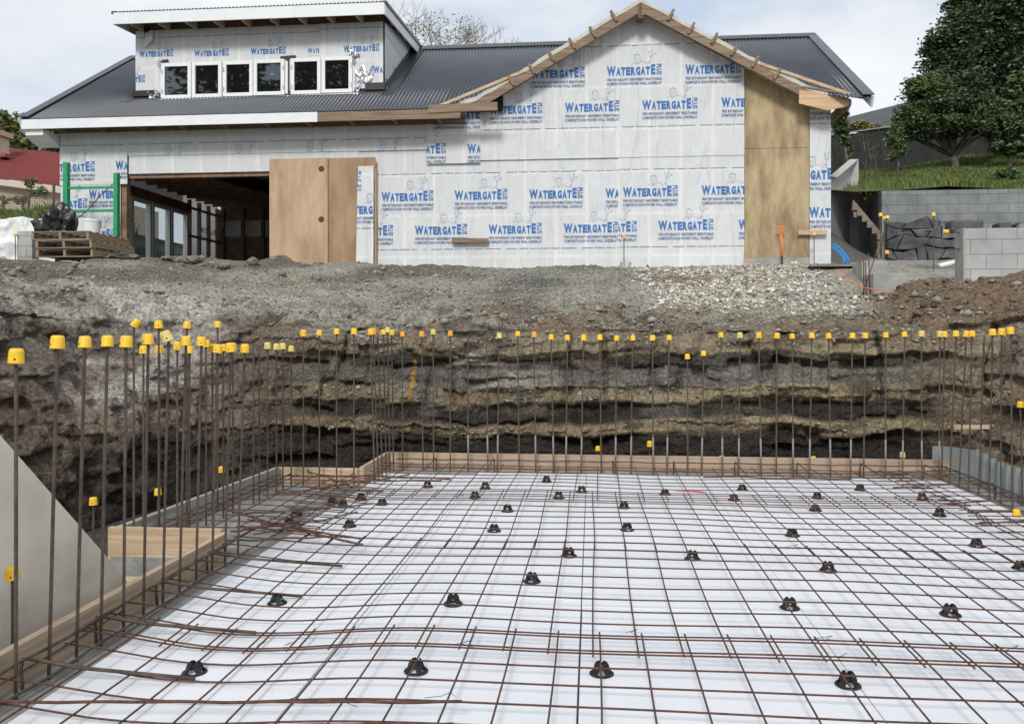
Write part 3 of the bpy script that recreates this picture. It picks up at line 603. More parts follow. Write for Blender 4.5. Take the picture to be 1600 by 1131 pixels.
# ------------------------------------------------------------------ mesh chairs
ring = MB(); ring.lathe([(.040, 0), (.058, 0), (.059, .003), (.056, .006), (.040, .006), (.040, 0)], 24)
ring_me = ring.mesh('base_ring', blackp, True)
leg = MB()
for k in range(4):
    t = math.pi/4+k*math.pi/2; c, s = math.cos(t), math.sin(t)
    prof = [(.050, .003, .014), (.042, .012, .013), (.034, .026, .015), (.029, .038, .019), (.025, .052, .017), (.022, .062, .007)]
    P = []; F_ = []
    for r_, z_, w in prof:
        for (dr, dw) in ((-.0035, -1), (.0035, -1), (.0035, 1), (-.0035, 1)):
            rr_ = r_+dr; P.append((rr_*c-dw*w*s, rr_*s+dw*w*c, z_))
    for q in range(len(prof)-1):
        for m_ in range(4): F_.append((q*4+m_, q*4+(m_+1) % 4, q*4+4+(m_+1) % 4, q*4+4+m_))
    F_ += [(3, 2, 1, 0), (20, 21, 22, 23)]; leg.add(P, F_)
leg.lathe([(.020, .036), (.029, .038), (.027, .050), (.019, .050), (.020, .036)], 16)
cradle_me = leg.mesh('cradle', blackp)
chairs = [(304,1050),(650,1048),(940,1052),(1325,1070),(433,942),(708,943),(831,908),(1234,950),(1485,960),(889,868),(1082,873),(1294,891),(1595,888),(1526,853),(1238,836),(980,828),(772,829),(546,822),(793,798),(975,793),(452,820),(463,804),(536,791),(519,786),(564,780),(597,787),(742,777),(758,762),(668,760),(854,752),(873,777),(909,768),(1039,772),(1147,781),(1160,765),(1277,778),(1274,797),(1344,765),(1441,780),(1468,805)]
rows = []
for (u, v) in sorted(chairs, key=lambda c: -c[1]):
    if not rows or rows[-1][0][1]-v > 13: rows.append([(u, v)])
    else: rows[-1].append((u, v))
for ri, rw in enumerate(rows):
    rw.sort()
    for ci, (u, v) in enumerate(rw):
        p = onZ(u, v+1, 0)
        nm = '%s from left in the %s row from the camera' % (ordn(ci+1), ordn(ri+1)) if len(rw) > 1 else 'alone in the %s row from the camera' % ordn(ri+1)
        e_ = empty('mesh_chair', p+Vector((0, 0, .003)), 'black plastic mesh chair, '+nm, 'mesh support', 'black mesh chairs on the polystyrene', rz=rnd.uniform(-.25, .25))
        for n_, me in (('base_ring', ring_me), ('cradle', cradle_me)):
            o = bpy.data.objects.new(n_, me); COL.objects.link(o); o.parent = e_
        k = (hz(p.x, p.y)+.012)/.080 if p.y < 9.3 else 1
        e_.scale = (.95, .95, .87*max(.9, min(1.1, k)))

# ------------------------------------------------------------------ starter bars with caps
RL = 1.5
rb = MB(); P = []; nr = 150
pts = []; rs = []
for k in range(nr*2+1):
    z_ = RL*k/(nr*2); pts.append((0, 0, z_)); rs.append(.0088 if k % 2 else .0074)
rb.tube(pts, rs, 8); rebar_me = rb.mesh('bar', rebar)
sl_ = MB(); sl_.tube([(0, 0, 0), (0, 0, .30)], .0098, 8); sleeve_me = sl_.mesh('sleeve', galv, True)
def capmesh(m_):
    c = MB(); c.lathe([(.027, .0), (.0315, 0), (.031, .004), (.0285, .045), (.0265, .054), (.021, .059), (.0, .060)], 18)
    c.lathe([(.027, 0), (.0255, .04), (0, .042)], 18)
    c.lathe([(0, 0), (.0045, 0)], 8)
    n = len(c.v)
    for q in range(n-16, n): x_, y_, z_ = c.v[q]; c.v[q] = (x_, -.0302, .018+y_)
    c.m[-8:] = [1]*8
    return c.mesh('cap', [m_, hole], True)
capm = {'y': capmesh(ycap), 'p': capmesh(ypale), 'o': capmesh(yor)}
def starter(base, top, cap, label, group, sleeve=False, tilt=0, name='starter_bar'):
    base = Vector(base); top = Vector(top); L_ = (top-base).length
    e_ = empty(name, base, label, 'rebar', group); e_.rotation_mode = 'QUATERNION'; e_.rotation_quaternion = Vector((0, 0, 1)).rotation_difference(top-base)
    o = bpy.data.objects.new('bar', rebar_me); COL.objects.link(o); o.parent = e_; o.scale = (1, 1, (L_-.02)/RL)
    if sleeve:
        o = bpy.data.objects.new('sleeve', sleeve_me); COL.objects.link(o); o.parent = e_; o.location.z = .15
    if cap:
        o = bpy.data.objects.new('cap', capm[cap]); COL.objects.link(o); o.parent = e_; o.location = (0, 0, L_-.06)
        o.rotation_euler = (rnd.uniform(-.09, .09), tilt+rnd.uniform(-.09, .09), rnd.uniform(-.6, .6)); q_ = rnd.uniform(.93, 1.06); o.scale = (q_, q_, q_)
capw = {'y': 'yellow cap', 'p': 'faded pale cap', 'o': 'orange-yellow cap', None: 'no cap'}
# near left row
nl = [(25,1058,25,545,'y',0),(76,1040,90,524,'y',0),(119,1011,133,524,'y',0),(157,999,168,523,'y',0),(193,973,197,525,'y',0),(224,953,232,521,'y',0),(254,943,264,517,'p',-.35),(280,924,291,524,'y',0),(306,909,315,525,'y',0),(331,901,340,537,'y',0),(351,886,361,536,'y',0),(371,873,383,537,'y',0)]
for k, (bu, bv, tu, tv, c, tl) in enumerate(nl):
    b_ = onX(bu, bv, -2.43); b_ = Vector((-2.43, b_.y, -.05)); d = ray(tu, tv); t = b_.y/d.y*1.0; tp = Vector((d.x*t, b_.y, CZ+d.z*t))
    starter(b_, tp, c, '%s rusty starter bar along the near left formwork counted from the camera, %s' % (ordn(k+1), capw[c]), 'starter bars on the near left edge', tilt=tl)
# far left row
fl_ = [(224,541,'y'),(249,541,'y'),(277,535,'y'),(296,541,'y'),(322,532,'y'),(332,539,'y'),(349,538,'y'),(364,537,'y'),(396,539,None),(405,541,None),(418,536,'p'),(432,538,'p'),(442,537,'p'),(455,541,'p')]
for k, (u, v, c) in enumerate(fl_):
    Y_ = 5.85+k*.175; d = ray(u, v-1); X_ = -3.13+.1*(k/13)
    t = X_/d.x if k > 1 else Y_/d.y; tp = Vector((d.x*t, d.y*t, CZ+d.z*t))
    starter((tp.x, tp.y, -.05), tp, c, '%s starter bar along the far left formwork counted from the camera, %s' % (ordn(k+1), capw[c]), 'starter bars on the far left edge')
for k, (u, v, tl) in enumerate([(209, 497, .5), (248, 501, 0), (292, 502, 0), (340, 501, 0)]):
    d = ray(u, v); t = -3.24/d.x; tp = Vector((d.x*t, d.y*t, CZ+d.z*t))
    starter((tp.x, tp.y, -.05), tp, 'y', 'taller starter bar standing above its neighbours in the left recess, %s of four' % ordn(k+1), 'tall starter bars in the left recess', tilt=tl)
for k, (u, v) in enumerate([(474,516),(499,515),(526,513),(553,513)]):
    tp = onY(u, v, 8.16); starter((tp.x, 8.16, -.05), tp, 'y', '%s starter bar from the left along the rear left step' % ordn(k+1), 'starter bars on the rear left step')
for k, (u, v, c) in enumerate([(573,514,'y'),(583,513,'o'),(590,516,None),(599,514,'y'),(605,511,'p'),(612,515,'y')]):
    tp = onY(u, v, 8.36+k*.165); X_ = -2.22; starter((X_, tp.y, -.05), (tp.x*.5+X_*.5 if k < 1 else tp.x, tp.y, tp.z), c, '%s starter bar in the short row running back to the rear left corner' % ordn(k+1), 'starter bars on the short return')
rear_caps = [(332,368,'o'),(410,368,'o'),(456,359,'p'),(525,365,'o'),(596,385,None),(670,370,None),(723,375,'p'),(797,366,'y'),(862,370,'o'),(932,380,'y'),(998,382,'y'),(1063,383,'y'),(1128,382,'y'),(1196,384,'y'),(1261,383,'y'),(1340,384,'y'),(1408,382,'y'),(1482,458,'y'),(1547,445,'y')]
rc = [(500+a*.3875, 380+(b-13)*.3875, c) for a, b, c in rear_caps]+[(1050+a*.3537, 380+(b-14)*.3537, c) for a, b, c in [(217,405,'y'),(300,407,'p'),(383,408,'y'),(463,410,'y'),(531,411,'y'),(618,409,'y'),(692,410,'y'),(797,410,'y'),(854,409,'y'),(944,406,'y'),(1028,403,'y'),(1102,401,'p'),(1183,402,'p'),(1204,403,'y')]]
for k, (u, v, c) in enumerate(rc):
    tp = onY(u, v, 9.2); starter((tp.x+rnd.uniform(-.03, .03), 9.2+rnd.uniform(-.01, .01), -.05), tp, c, '%s starter bar from the left along the rear formwork, %s' % (ordn(k+1), capw[c]), 'starter bars on the rear edge', sleeve=(k > 3 and k % 5 != 2))
rt_ = [(1494,517,'y'),(1510,517,'y'),(1519,516,'y'),(1538,520,None),(1551,514,'y'),(1565,513,'y'),(1579,511,'y')]
for k, (u, v, c) in enumerate(rt_):
    Y_ = 8.95-k*.215; d = ray(u, v); t = Y_/d.y; tp = Vector((3.64, Y_, CZ+d.z*t)); tp.x = d.x*t
    starter((3.66, Y_, -.05), tp, c, '%s starter bar from the rear along the right edge, %s' % (ordn(k+1), capw[c]), 'starter bars on the right edge')
for k in range(4):
    Y_ = 8.95-(7+k)*.215; starter((3.66, Y_, -.05), (3.7, Y_, 1.53), 'y', '%s starter bar from the rear along the right edge, yellow cap' % ordn(k+8), 'starter bars on the right edge')
p = onY(1579, 458, 9.9); starter((p.x-.05, 9.9, .0), p, None, 'very tall rusty bar without cap standing by the right bank', 'odd bars on the right')
starter(onX(1598, 790, 3.85)*1, onX(1594, 626, 3.85), 'y', 'short starter bar with yellow cap at the right frame edge', 'odd bars on the right')
# short bars in front of the banks
for k, (u, v, Y_, z0, c, w) in enumerate([(146,776,5.75,-.16,'y','behind the leaning grey sheet'),(247,762,6.5,-.16,'y','left of the far left formwork'),(346,728,7.6,-.16,'y','in the shade of the left bank'),(934,696,9.6,-.16,'y','behind the rear board, left one'),(1015,689,9.6,-.16,'y','behind the rear board, second from left'),(1128,712,9.55,-.16,'p','just above the rear board, below mid frame'),(1271,713,9.55,-.16,'y','just above the rear board, right of centre'),(1410,706,9.55,-.16,'p','behind the rear board near its right end')]):
    tp = onY(u, v, Y_); starter((tp.x, Y_, z0), tp, c, 'short capped bar %s' % w, 'short capped bars outside the formwork', name='short_bar')
tp = onX(20, 884, -2.66); starter((tp.x, tp.y, -.15), tp, 'y', 'short capped bar between the near formwork and the grey sheet', 'short capped bars outside the formwork', name='short_bar')
g = MB(); cp = onZ(1588, 803, .10); e_ = empty('fallen_bar', cp, 'bar lying on the mesh at the right with a yellow cap on its end', 'rebar')
g.tube([(-.35, .05, 0), (.0, 0, .02)], .008, 7); g.build('bar', rust, e_, smooth=True); o = bpy.data.objects.new('cap', capm['y']); COL.objects.link(o); o.parent = e_; o.location = (0, 0, -.02)
#PART2#
# ================================================================== THE HOUSE
D = 16.0; ZB = 2.72
house = empty('house', (-3, D, ZB), 'unfinished house wrapped in white printed underlay with dark corrugated roof above the pit', 'house')
HL = house.location.copy()
def hb(g, name, m_, parent=house, **k):
    o = g.build(name, m_, **k); o.parent = parent; o.matrix_parent_inverse = Matrix.Translation(-HL); return o
def wx(u, v=300): return onY(u, v, D).x
def wz(u, v): return onY(u, v, D).z
# text geometry
_tc = {}
def textgeo(s, off=.02):
    if (s, off) in _tc: return _tc[(s, off)]
    c = bpy.data.curves.new('t', 'FONT'); c.body = s; c.offset = off; c.resolution_u = 2; c.space_character = 1.04
    o = bpy.data.objects.new('t', c); COL.objects.link(o); dg = bpy.context.evaluated_depsgraph_get()
    me = bpy.data.meshes.new_from_object(o.evaluated_get(dg)); V = [(v.co.x, v.co.y) for v in me.vertices]; F_ = [tuple(p.vertices) for p in me.polygons]
    bpy.data.objects.remove(o); bpy.data.curves.remove(c); bpy.data.meshes.remove(me)
    _tc[(s, off)] = (V, F_); return V, F_
def fit(L2, s, x0, z0, x1, z1, mi=0, rot=False, off=.02):
    V, F_ = textgeo(s, off)
    if rot: V = [(y_, -x_) for x_, y_ in V]
    ax = min(p[0] for p in V); bx = max(p[0] for p in V); az_ = min(p[1] for p in V); bz_ = max(p[1] for p in V)
    o = len(L2[0]); L2[0].extend([(x0+(p[0]-ax)/(bx-ax)*(x1-x0), z0+(p[1]-az_)/(bz_-az_)*(z1-z0)) for p in V]); L2[1].extend([tuple(i+o for i in f) for f in F_]); L2[2].extend([mi]*len(F_))
def line2(L2, pts, w, mi=2):
    for a, b in zip(pts[:-1], pts[1:]):
        dx, dz = b[0]-a[0], b[1]-a[1]; l = math.hypot(dx, dz) or 1; nx2, nz2 = -dz/l*w/2, dx/l*w/2; o = len(L2[0])
        L2[0].extend([(a[0]+nx2, a[1]+nz2), (a[0]-nx2, a[1]-nz2), (b[0]-nx2, b[1]-nz2), (b[0]+nx2, b[1]+nz2)]); L2[1].append((o, o+1, o+2, o+3)); L2[2].append(mi)
def logo(lines=True, fig=True, only=None):
    L2 = ([], [], [])
    fit(L2, 'W', 0, 0, .165, .178, off=.055)
    for k, ch in enumerate('ATERGAT'):
        a = .172+k*.0895; fit(L2, ch, a, .002, a+.082, .156, off=.065)
    fit(L2, 'E', .806, .004, .887, .196, off=.06); fit(L2, 'PLUS', .905, .0, 1.0, .2, rot=True, off=.03)
    if lines:
        fit(L2, 'FIRE RETARDANT ABSORBENT BREATHABLE', .01, -.098, 1, -.046, 1, off=.03); fit(L2, 'COMPOSITE NON WOVEN WALL UNDERLAY', .0, -.176, 1, -.12, 1, off=.03)
    if fig:   # outline of a bearded head with a small crown, shoulders, and a raised trident
        cx, cz = .555, .30
        line2(L2, [(cx+.062*math.cos(t*.45)*(1 if t < 7 else .95), cz+.088*math.sin(t*.45)) for t in range(15)], .007)
        line2(L2, [(.50, .34), (.51, .39), (.53, .365), (.55, .405), (.575, .37), (.60, .385), (.61, .34)], .006)
        line2(L2, [(.50, .31), (.53, .32), (.55, .30), (.53, .27), (.55, .24), (.52, .22)], .006)
        line2(L2, [(.57, .34), (.58, .28), (.57, .23), (.54, .205)], .006); line2(L2, [(.45, .20), (.50, .235)], .006)
        line2(L2, [(.61, .25), (.66, .25), (.71, .23), (.74, .195)], .006)
        line2(L2, [(.77, .20), (.80, .33)], .008); line2(L2, [(.755, .245), (.795, .255), (.79, .20)], .008); line2(L2, [(.745, .205), (.755, .245)], .006)
        line2(L2, [(.765, .44), (.775, .34), (.80, .33), (.85, .37), (.885, .40)], .008); line2(L2, [(.80, .33), (.83, .46)], .009)
        line2(L2, [(.755, .41), (.765, .445), (.78, .415)], .006); line2(L2, [(.815, .44), (.833, .475), (.845, .435)], .006); line2(L2, [(.86, .40), (.892, .408), (.875, .375)], .006)
    return L2
LOGO = logo(); LOGOS = logo(lines=False)
def selvage(L, s=1.0):
    L2 = ([], [], []); x_ = 0
    while x_ < L:
        for a, b in ((0, .22), (.46, .58), (.66, .82), (1.06, 1.36)): line2(L2, [(x_+a*s, 0), (x_+b*s, 0)], .011*s, 1)
        fit(L2, 'WATERGATE', x_+.25*s, -.012*s, x_+.43*s, .014*s, 1); fit(L2, 'N', x_+.60*s, -.014*s, x_+.63*s, .014*s, 1); fit(L2, 'WATERGATE', x_+.84*s, -.012*s, x_+1.03*s, .014*s, 1)
        x_ += 1.46*s
    return L2
def Wd(x_, z_, base, amp=1.0):
    x_ = np.asarray(x_, float); z_ = np.asarray(z_, float)
    flare = amp*1.6*(1+1.3*np.exp(-np.clip(z_-ZB, 0, 9)/.35))
    d = .010*fbm(x_*1.7+z_*.9, z_*1.1, 3, 3, 5)*flare+.004*fbm(x_*6, z_*3, 1, 2, 8)*flare
    return base-.028*amp-d
def wrap_sheet(outline, base, logos, selv=(), amp=1.0, name='wall_wrap', parent=house, step=.14, sc=1.03, small=False, ax=None, clip=None, label=None, sag=0):
    """outline: convex (x,z) polygon. base: Y of the sheet. logos: (x,z) lower left. ax: maps (x, y, z) elsewhere."""
    ax = ax or (lambda x_, y_, z_: (x_, y_, z_))
    def clipbm(bm, poly_):
        n = len(poly_); area = sum(poly_[i][0]*poly_[(i+1) % n][1]-poly_[(i+1) % n][0]*poly_[i][1] for i in range(n))
        for i in range(n):
            a, b = poly_[i], poly_[(i+1) % n]; dx, dz = b[0]-a[0], b[1]-a[1]; nn = Vector((dz, 0, -dx)) if area > 0 else Vector((-dz, 0, dx))
            bmesh.ops.bisect_plane(bm, geom=bm.verts[:]+bm.edges[:]+bm.faces[:], plane_co=(a[0], 0, a[1]), plane_no=nn, clear_outer=True)
    xs_ = [p[0] for p in outline]; zs_ = [p[1] for p in outline]
    bm = bmesh.new(); nx_1 = max(1, int((max(xs_)-min(xs_))/step)); nz_1 = max(1, int((max(zs_)-min(zs_))/step))
    G = [[bm.verts.new((min(xs_)+(max(xs_)-min(xs_))*i/nx_1, 0, min(zs_)+(max(zs_)-min(zs_))*j/nz_1)) for j in range(nz_1+1)] for i in range(nx_1+1)]
    for i in range(nx_1):
        for j in range(nz_1): bm.faces.new((G[i][j], G[i+1][j], G[i+1][j+1], G[i][j+1]))
    clipbm(bm, outline)
    def finish(bm, lift):
        X_ = np.array([v.co.x for v in bm.verts]); Z_ = np.array([v.co.z for v in bm.verts])
        if len(X_) == 0: return
        Yv = Wd(X_, Z_, base, amp)-lift
        for v, y_ in zip(bm.verts, Yv): v.co = ax(v.co.x, float(y_), v.co.z)
    finish(bm, 0); me = bpy.data.meshes.new(name); bm.to_mesh(me); bm.free(); me.materials.append(wrap); me.polygons.foreach_set('use_smooth', [True]*len(me.polygons))
    o = bpy.data.objects.new(name, me); COL.objects.link(o); o.parent = parent; o.matrix_parent_inverse = Matrix.Translation(-HL)
    if label: o['label'] = label
    sheet_me = me; bm = bmesh.new()
    def put(L2, x_, z_, s, cp):
        b2 = bmesh.new(); vs = [b2.verts.new((x_+p[0]*s, 0, z_+p[1]*s)) for p in L2[0]]
        for f, mi in zip(L2[1], L2[2]):
            try: q = b2.faces.new([vs[i] for i in f]); q.material_index = mi
            except ValueError: pass
        clipbm(b2, cp); m2 = bpy.data.meshes.new('x'); b2.to_mesh(m2); b2.free(); bm.from_mesh(m2); bpy.data.meshes.remove(m2)
    cp = clip or outline
    for (x_, z_) in logos: put(LOGOS if small else LOGO, x_, z_, sc, cp)
    for (x_, z_, L_) in selv: put(selvage(L_), x_, z_, 1, cp)
    if len(bm.verts):
        finish(bm, .005)
        for f in bm.faces: f.material_index += 1
        bm.from_mesh(sheet_me); bm.to_mesh(sheet_me); bm.free()
        for q in (blue, navy, inkline): sheet_me.materials.append(q)
    return o
def W2(u, v): q = onY(u, v, D); return (q.x, q.z)
def LG(lst): return [W2(u, v) for u, v in lst]
xL, xR = wx(98), wx(1297)
# solid framed body behind the wrap (hollow garage on the left)
EZ = 5.73; RZ = 8.24; EY = 15.4; RY = 19.3; XL, XR = -11.17, 4.95
gx0, gx1 = wx(190), wx(560); gtop = W2(300, 268)[1]
b = MB()
b.box(xL, gx0, D, D+.10, ZB, EZ); b.box(gx0, gx1, D, D+.10, gtop, EZ); b.box(gx1, xR, D, D+.1, ZB, EZ+.02)
hb(b, 'front_framing', darktim)
gA = .90; gW = W2(1003, 22)[1]
b = MB(); b.prism([(-2.25, EZ+.025), (4.1, EZ+.025), (gA+.15, 7.40), (gA-.15, 7.40)], D, D+.1); hb(b, 'gable_framing', darktim)
# garage interior
wrap_thin = wrap.copy(); [setattr(n_.inputs[0], 'default_value', .6) for n_ in wrap_thin.node_tree.nodes if n_.type == 'MIX_SHADER']
gm = mat('unlined_timber', (.32, .20, .135), .9, col2=(.18, .11, .075), vscale=6); gf = mat('garage_floor', (.16, .155, .15), .9)
b = MB(); b.box(xL+.15, gx1+3, D+.1, 23.2, ZB+.02, ZB+.12); hb(b, 'garage_floor', gf)
b = MB(); b.box(xL+.05, gx1+3, D+.12, 23.2, 5.32, 5.36)
yy = D+.5
while yy < 23: b.box(xL+.1, gx1+3, yy, yy+.05, 5.08, 5.32); yy += .5
hb(b, 'ceiling_joists', gm)
b = MB(); b.obox((wx(278), D+.2, 4.95), (wx(278)+1.6, 22.9, 4.95), .12, .26); hb(b, 'steel_beam', mat('dark_beam', (.03, .025, .025), .7))
b = MB(); yy = D+.15
wy0, wy1 = 18.35, 21.1
ys_ = [D+.12, D+.6, D+1.15, D+1.75, D+2.25, 21.2, 21.75, 22.3, 22.85, 23.1]
for y_ in ys_: b.box(xL+.02, xL+.12, y_, y_+.05, ZB+.12, 5.08)
for z_ in (3.35, 4.1, 4.85):
    b.box(xL+.03, xL+.11, D+.12, wy0, z_, z_+.05); b.box(xL+.03, xL+.11, wy1, 23.1, z_, z_+.05)
b.box(xL+.01, xL+.13, wy0-.1, wy1+.1, 4.72, 4.95); hb(b, 'side_wall_studs', gm)
for (a_, c_) in ((D, wy0), (wy1, 23.2)):
    wrap_sheet([(a_, ZB-.1), (c_, ZB-.1), (c_, EZ-.1), (a_, EZ-.1)], 0, [(a_+.3, 3.3), (a_+1.0, 4.3)], ax=lambda x_, y_, z_: (xL-.02+y_, x_, z_)).data.materials[0] = wrap_thin
wrap_sheet([(wy0, 4.9), (wy1, 4.9), (wy1, EZ-.1), (wy0, EZ-.1)], 0, [], ax=lambda x_, y_, z_: (xL-.02+y_, x_, z_))
for k in range(3):
    a_ = wy0+.02+k*.92; b = MB()
    for (p_, q_, r_, s_) in ((a_, a_+.88, ZB+.12, ZB+.2), (a_, a_+.88, 4.64, 4.72), (a_, a_+.08, ZB+.2, 4.64), (a_+.8, a_+.88, ZB+.2, 4.64)): b.box(xL+.0, xL+.12, p_, q_, r_, s_)
    f = hb(b, 'garage_window', frame); b = MB(); b.box(xL+.05, xL+.056, a_+.08, a_+.8, ZB+.2, 4.64)
    gl = bpy.data.materials.get('clear_glass')
    if not gl:
        gl = bpy.data.materials.new('clear_glass'); gl.use_nodes = True; n_ = gl.node_tree.nodes; l_ = gl.node_tree.links; tb = n_.new('ShaderNodeBsdfTransparent'); gb = n_.new('ShaderNodeBsdfGlossy'); gb.inputs['Roughness'].default_value = .03; ms = n_.new('ShaderNodeMixShader'); ms.inputs[0].default_value = .12
        l_.new(tb.outputs[0], ms.inputs[1]); l_.new(gb.outputs[0], ms.inputs[2]); l_.new(ms.outputs[0], n_['Material Output'].inputs[0]); tb.inputs[0].default_value = (.85, .88, .87, 1)
    o = b.build('pane', gl); o.parent = f
b = MB(); bx0, bx1 = xL+.1, gx1+3; b.box(bx0, bx1, 23.1, 23.2, ZB, 4.30); b.box(bx0, bx1, 23.1, 23.2, 4.78, 5.4)
for k in range(22): b.box(bx0+k*.6, bx0+k*.6+.09, 23.02, 23.12, ZB+.1, 5.1)
b.box(bx0, bx1, 23.03, 23.09, 3.5, 3.55); hb(b, 'garage_back_wall', gm)
b = MB(); b.box(gx1+2.9, gx1+3, D+.1, 23.1, ZB, 5.4); hb(b, 'garage_inner_wall', gm)
b = MB(); b.box(gx0-.02, gx0+.12, D-.02, D+.12, ZB, gtop-.003); b.box(gx0-.02, gx1, D-.015, D+.115, gtop-.12, gtop-.004); hb(b, 'garage_opening_frame', gm)
# other walls of the house
b = MB(); b.box(xR-.1, xR, D+.1, 22.8, ZB, EZ); b.box(xL, xR, 23.21, 23.3, ZB, EZ)
b.prismx([(D, EZ), (22.6, EZ), (RY, RZ-.15)], xL+.02, xL+.1); b.prismx([(D+.2, EZ+.02), (22.6, EZ+.02), (RY, RZ-.15)], xR-.1, xR-.02); hb(b, 'side_walls', whitepaint)
b = MB(); b.box(gx1, xR+.02, D-.03, D+.12, ZB-.5, ZB+.12); b.box(wx(1161), wx(1264), D-.075, D-.031, ZB-.5, ZB+.22); hb(b, 'footing', conc)

# wraps on the front
S1 = D-.02; z247 = W2(900, 247)[1]; zlow = ZB-.12
wrap_sheet([(wx(590), zlow), (wx(969), zlow), (wx(969), z247), (wx(590), z247)], S1, LG([(597,316),(711,313.7),(827,312),(946,310.6),(535,369.7),(649,368),(764,366.6),(881,365)]), [(wx(560), W2(700, 272)[1], 6), (wx(560), W2(700, 390)[1], 6)], clip=[(wx(590), zlow), (wx(966.5), zlow), (wx(966.5), z247), (wx(590), z247)])
wrap_sheet([(wx(966), zlow), (wx(1162), zlow), (wx(1162), z247+.03), (wx(966), z247+.03)], S1-.018, LG([(973,309),(1095.6,306),(910,364),(1028,361),(1153,359.6)]), [(wx(900), W2(1000, 266)[1], 5), (wx(930), W2(1000, 386.5)[1], 4)])
zrk = lambda x_: 7.60-.575*abs(x_-gA)
zB = W2(900, 249)[1]
wrap_sheet([(wx(750), zB), (wx(1162), zB), (wx(1162), zrk(wx(1162))), (gA, zrk(gA)), (wx(750), zrk(wx(750)))], S1-.03, LG([(830,126),(948,121.6),(1070,119),(765,181.5),(883,178),(1003,174),(1126,170),(765,122)][:7]), [(wx(735), W2(900, 202)[1], 7), (wx(830), W2(1000, 73)[1], 5)])
wrap_sheet([(wx(668), W2(710, 257)[1]), (wx(751), W2(710, 257)[1]), (wx(751), W2(710, 168)[1]), (wx(668), W2(710, 168)[1])], S1-.05, LG([(678,190),(617,243.7),(731.5,242)]))
zD = W2(300, 243)[1]
wrap_sheet([(wx(558), z247-.15), (wx(672), z247-.15), (wx(672), zD+.1), (wx(558), zD+.1)], S1-.012, [], amp=.5)
wrap_sheet([(xL, zD), (wx(668), zD), (wx(668), 5.60), (xL, 5.60)], S1-.035, LG([(117,263),(224,261),(333,259),(443,256),(556,254)]), [(xL, W2(306, 225)[1], 9)], amp=.8)
wrap_sheet([(wx(204), gtop-.04), (wx(562), gtop-.04), (wx(562), zD+.03), (wx(204), zD+.03)], S1-.03, [], amp=.5)
wrap_sheet([(xL, zlow), (wx(191), zlow), (wx(191), zD+.05), (xL, zD+.05)], S1-.02, [], amp=.7)
wrap_sheet([(xL, W2(150, 290)[1]), (wx(203), W2(150, 290)[1]), (wx(203), W2(150, 233)[1]), (xL, W2(150, 233)[1])], S1-.06, LG([(78,271),(185,267.7)]), amp=.6)
wrap_sheet([(xL+.05, zlow), (wx(184), zlow), (wx(184), W2(150, 287)[1]), (xL+.05, W2(150, 287)[1])], S1-.05, LG([(143,312),(35,314),(66,328),(110,375)]), [(xL, W2(150, 322)[1], 2)], amp=.7)
wrap_sheet([(wx(560), z247), (wx(560), zlow), (wx(592), zlow), (wx(592), z247)], S1-.004, [], amp=.3)
wrap_sheet([(wx(1264), zlow+.08), (wx(1297), zlow+.08), (wx(1297), W2(1280, 148)[1]), (wx(1264), W2(1280, 148)[1])], S1-.01, LG([(1249,173),(1214,283),(1263,341)]), [(wx(1255), W2(1280, 195)[1], 1)], amp=.8, sc=1.12)
# plywood panels nailed on the right of the gable
zj = W2(1212, 233)[1]
b = MB(); b.prism([(wx(1162.5), zj+.004), (wx(1263), zj+.004), (wx(1263), W2(1262, 152)[1]), (wx(1164), W2(1164, 103)[1])], D-.06, D-.035); o = hb(b, 'plywood_panel', plyr); o['label'] = 'upper weathered plywood panel with raking top'
b = MB(); b.box(wx(1162.5), wx(1263), D-.066, D-.038, ZB+.223, zj-.004); o = hb(b, 'plywood_panel', plyr); o['label'] = 'lower weathered plywood panel, darker in the middle'
b = MB(); b.obox(onY(706, 376, D-.13), onY(763, 376, D-.13), .05, .085); hb(b, 'nailed_batten', rough_tim)
b = MB(); b.obox(onY(1247, 363.5, D-.13), onY(1292, 363, D-.13), .05, .085); hb(b, 'nailed_batten', pine)

# roofs
def corr(name, x0, x1, y0, z0, y1, z1, m_, parent=house, period=.0762, amp=.0125, und=.02, start=None):
    n = int((x1-x0)/period*6); g = np.linspace(x0, x1, n+1); w = amp*np.sin(2*np.pi*g/period)
    d = np.array([y1-y0, z1-z0]); d = d/np.linalg.norm(d); nn = np.array([-d[1], d[0]])
    if nn[1] < 0: nn = -nn
    ya = np.full_like(g, y0) if start is None else np.clip(np.array([start(q) for q in g]), y0, y1); za = z0+(ya-y0)*(z1-z0)/(y1-y0)
    T = np.stack([g, ya+nn[0]*w, za+nn[1]*w], -1); U = np.stack([g, y1+nn[0]*w, z1+nn[1]*w], -1)
    V = np.concatenate([T, U, T-[0, nn[0]*.003, nn[1]*.003+.0], U-[0, nn[0]*.003, nn[1]*.003]]); N_ = n+1; i = np.arange(n)
    Fq = np.concatenate([np.stack([i, i+1, N_+i+1, N_+i], -1), np.stack([2*N_+i+1, 2*N_+i, 3*N_+i, 3*N_+i+1], -1), np.stack([i+1, i, 2*N_+i, 2*N_+i+1], -1)])
    o = np_obj(name, V, Fq, m_, parent, smooth=True); o.matrix_parent_inverse = Matrix.Translation(-HL) if parent is house else Matrix(); return o
SL = (RZ-EZ)/(RY-EY)
def gz(x_):
    h = abs(x_-.90); return float(np.interp(h, [0, 1.9, 2.45, 3.1, 3.78], [7.78, 6.68, 6.36, 6.03, 5.80])) if h < 3.78 else 0
rf = corr('main_roof', XL, XR, EY-.03, EZ+.01, RY, RZ, roofm, start=lambda q: (EY+(gz(q)-.12-EZ)/SL if gz(q) else 0))
corr('rear_roof', XL, XR, 2*RY-EY, EZ+.01, RY, RZ, roofm)
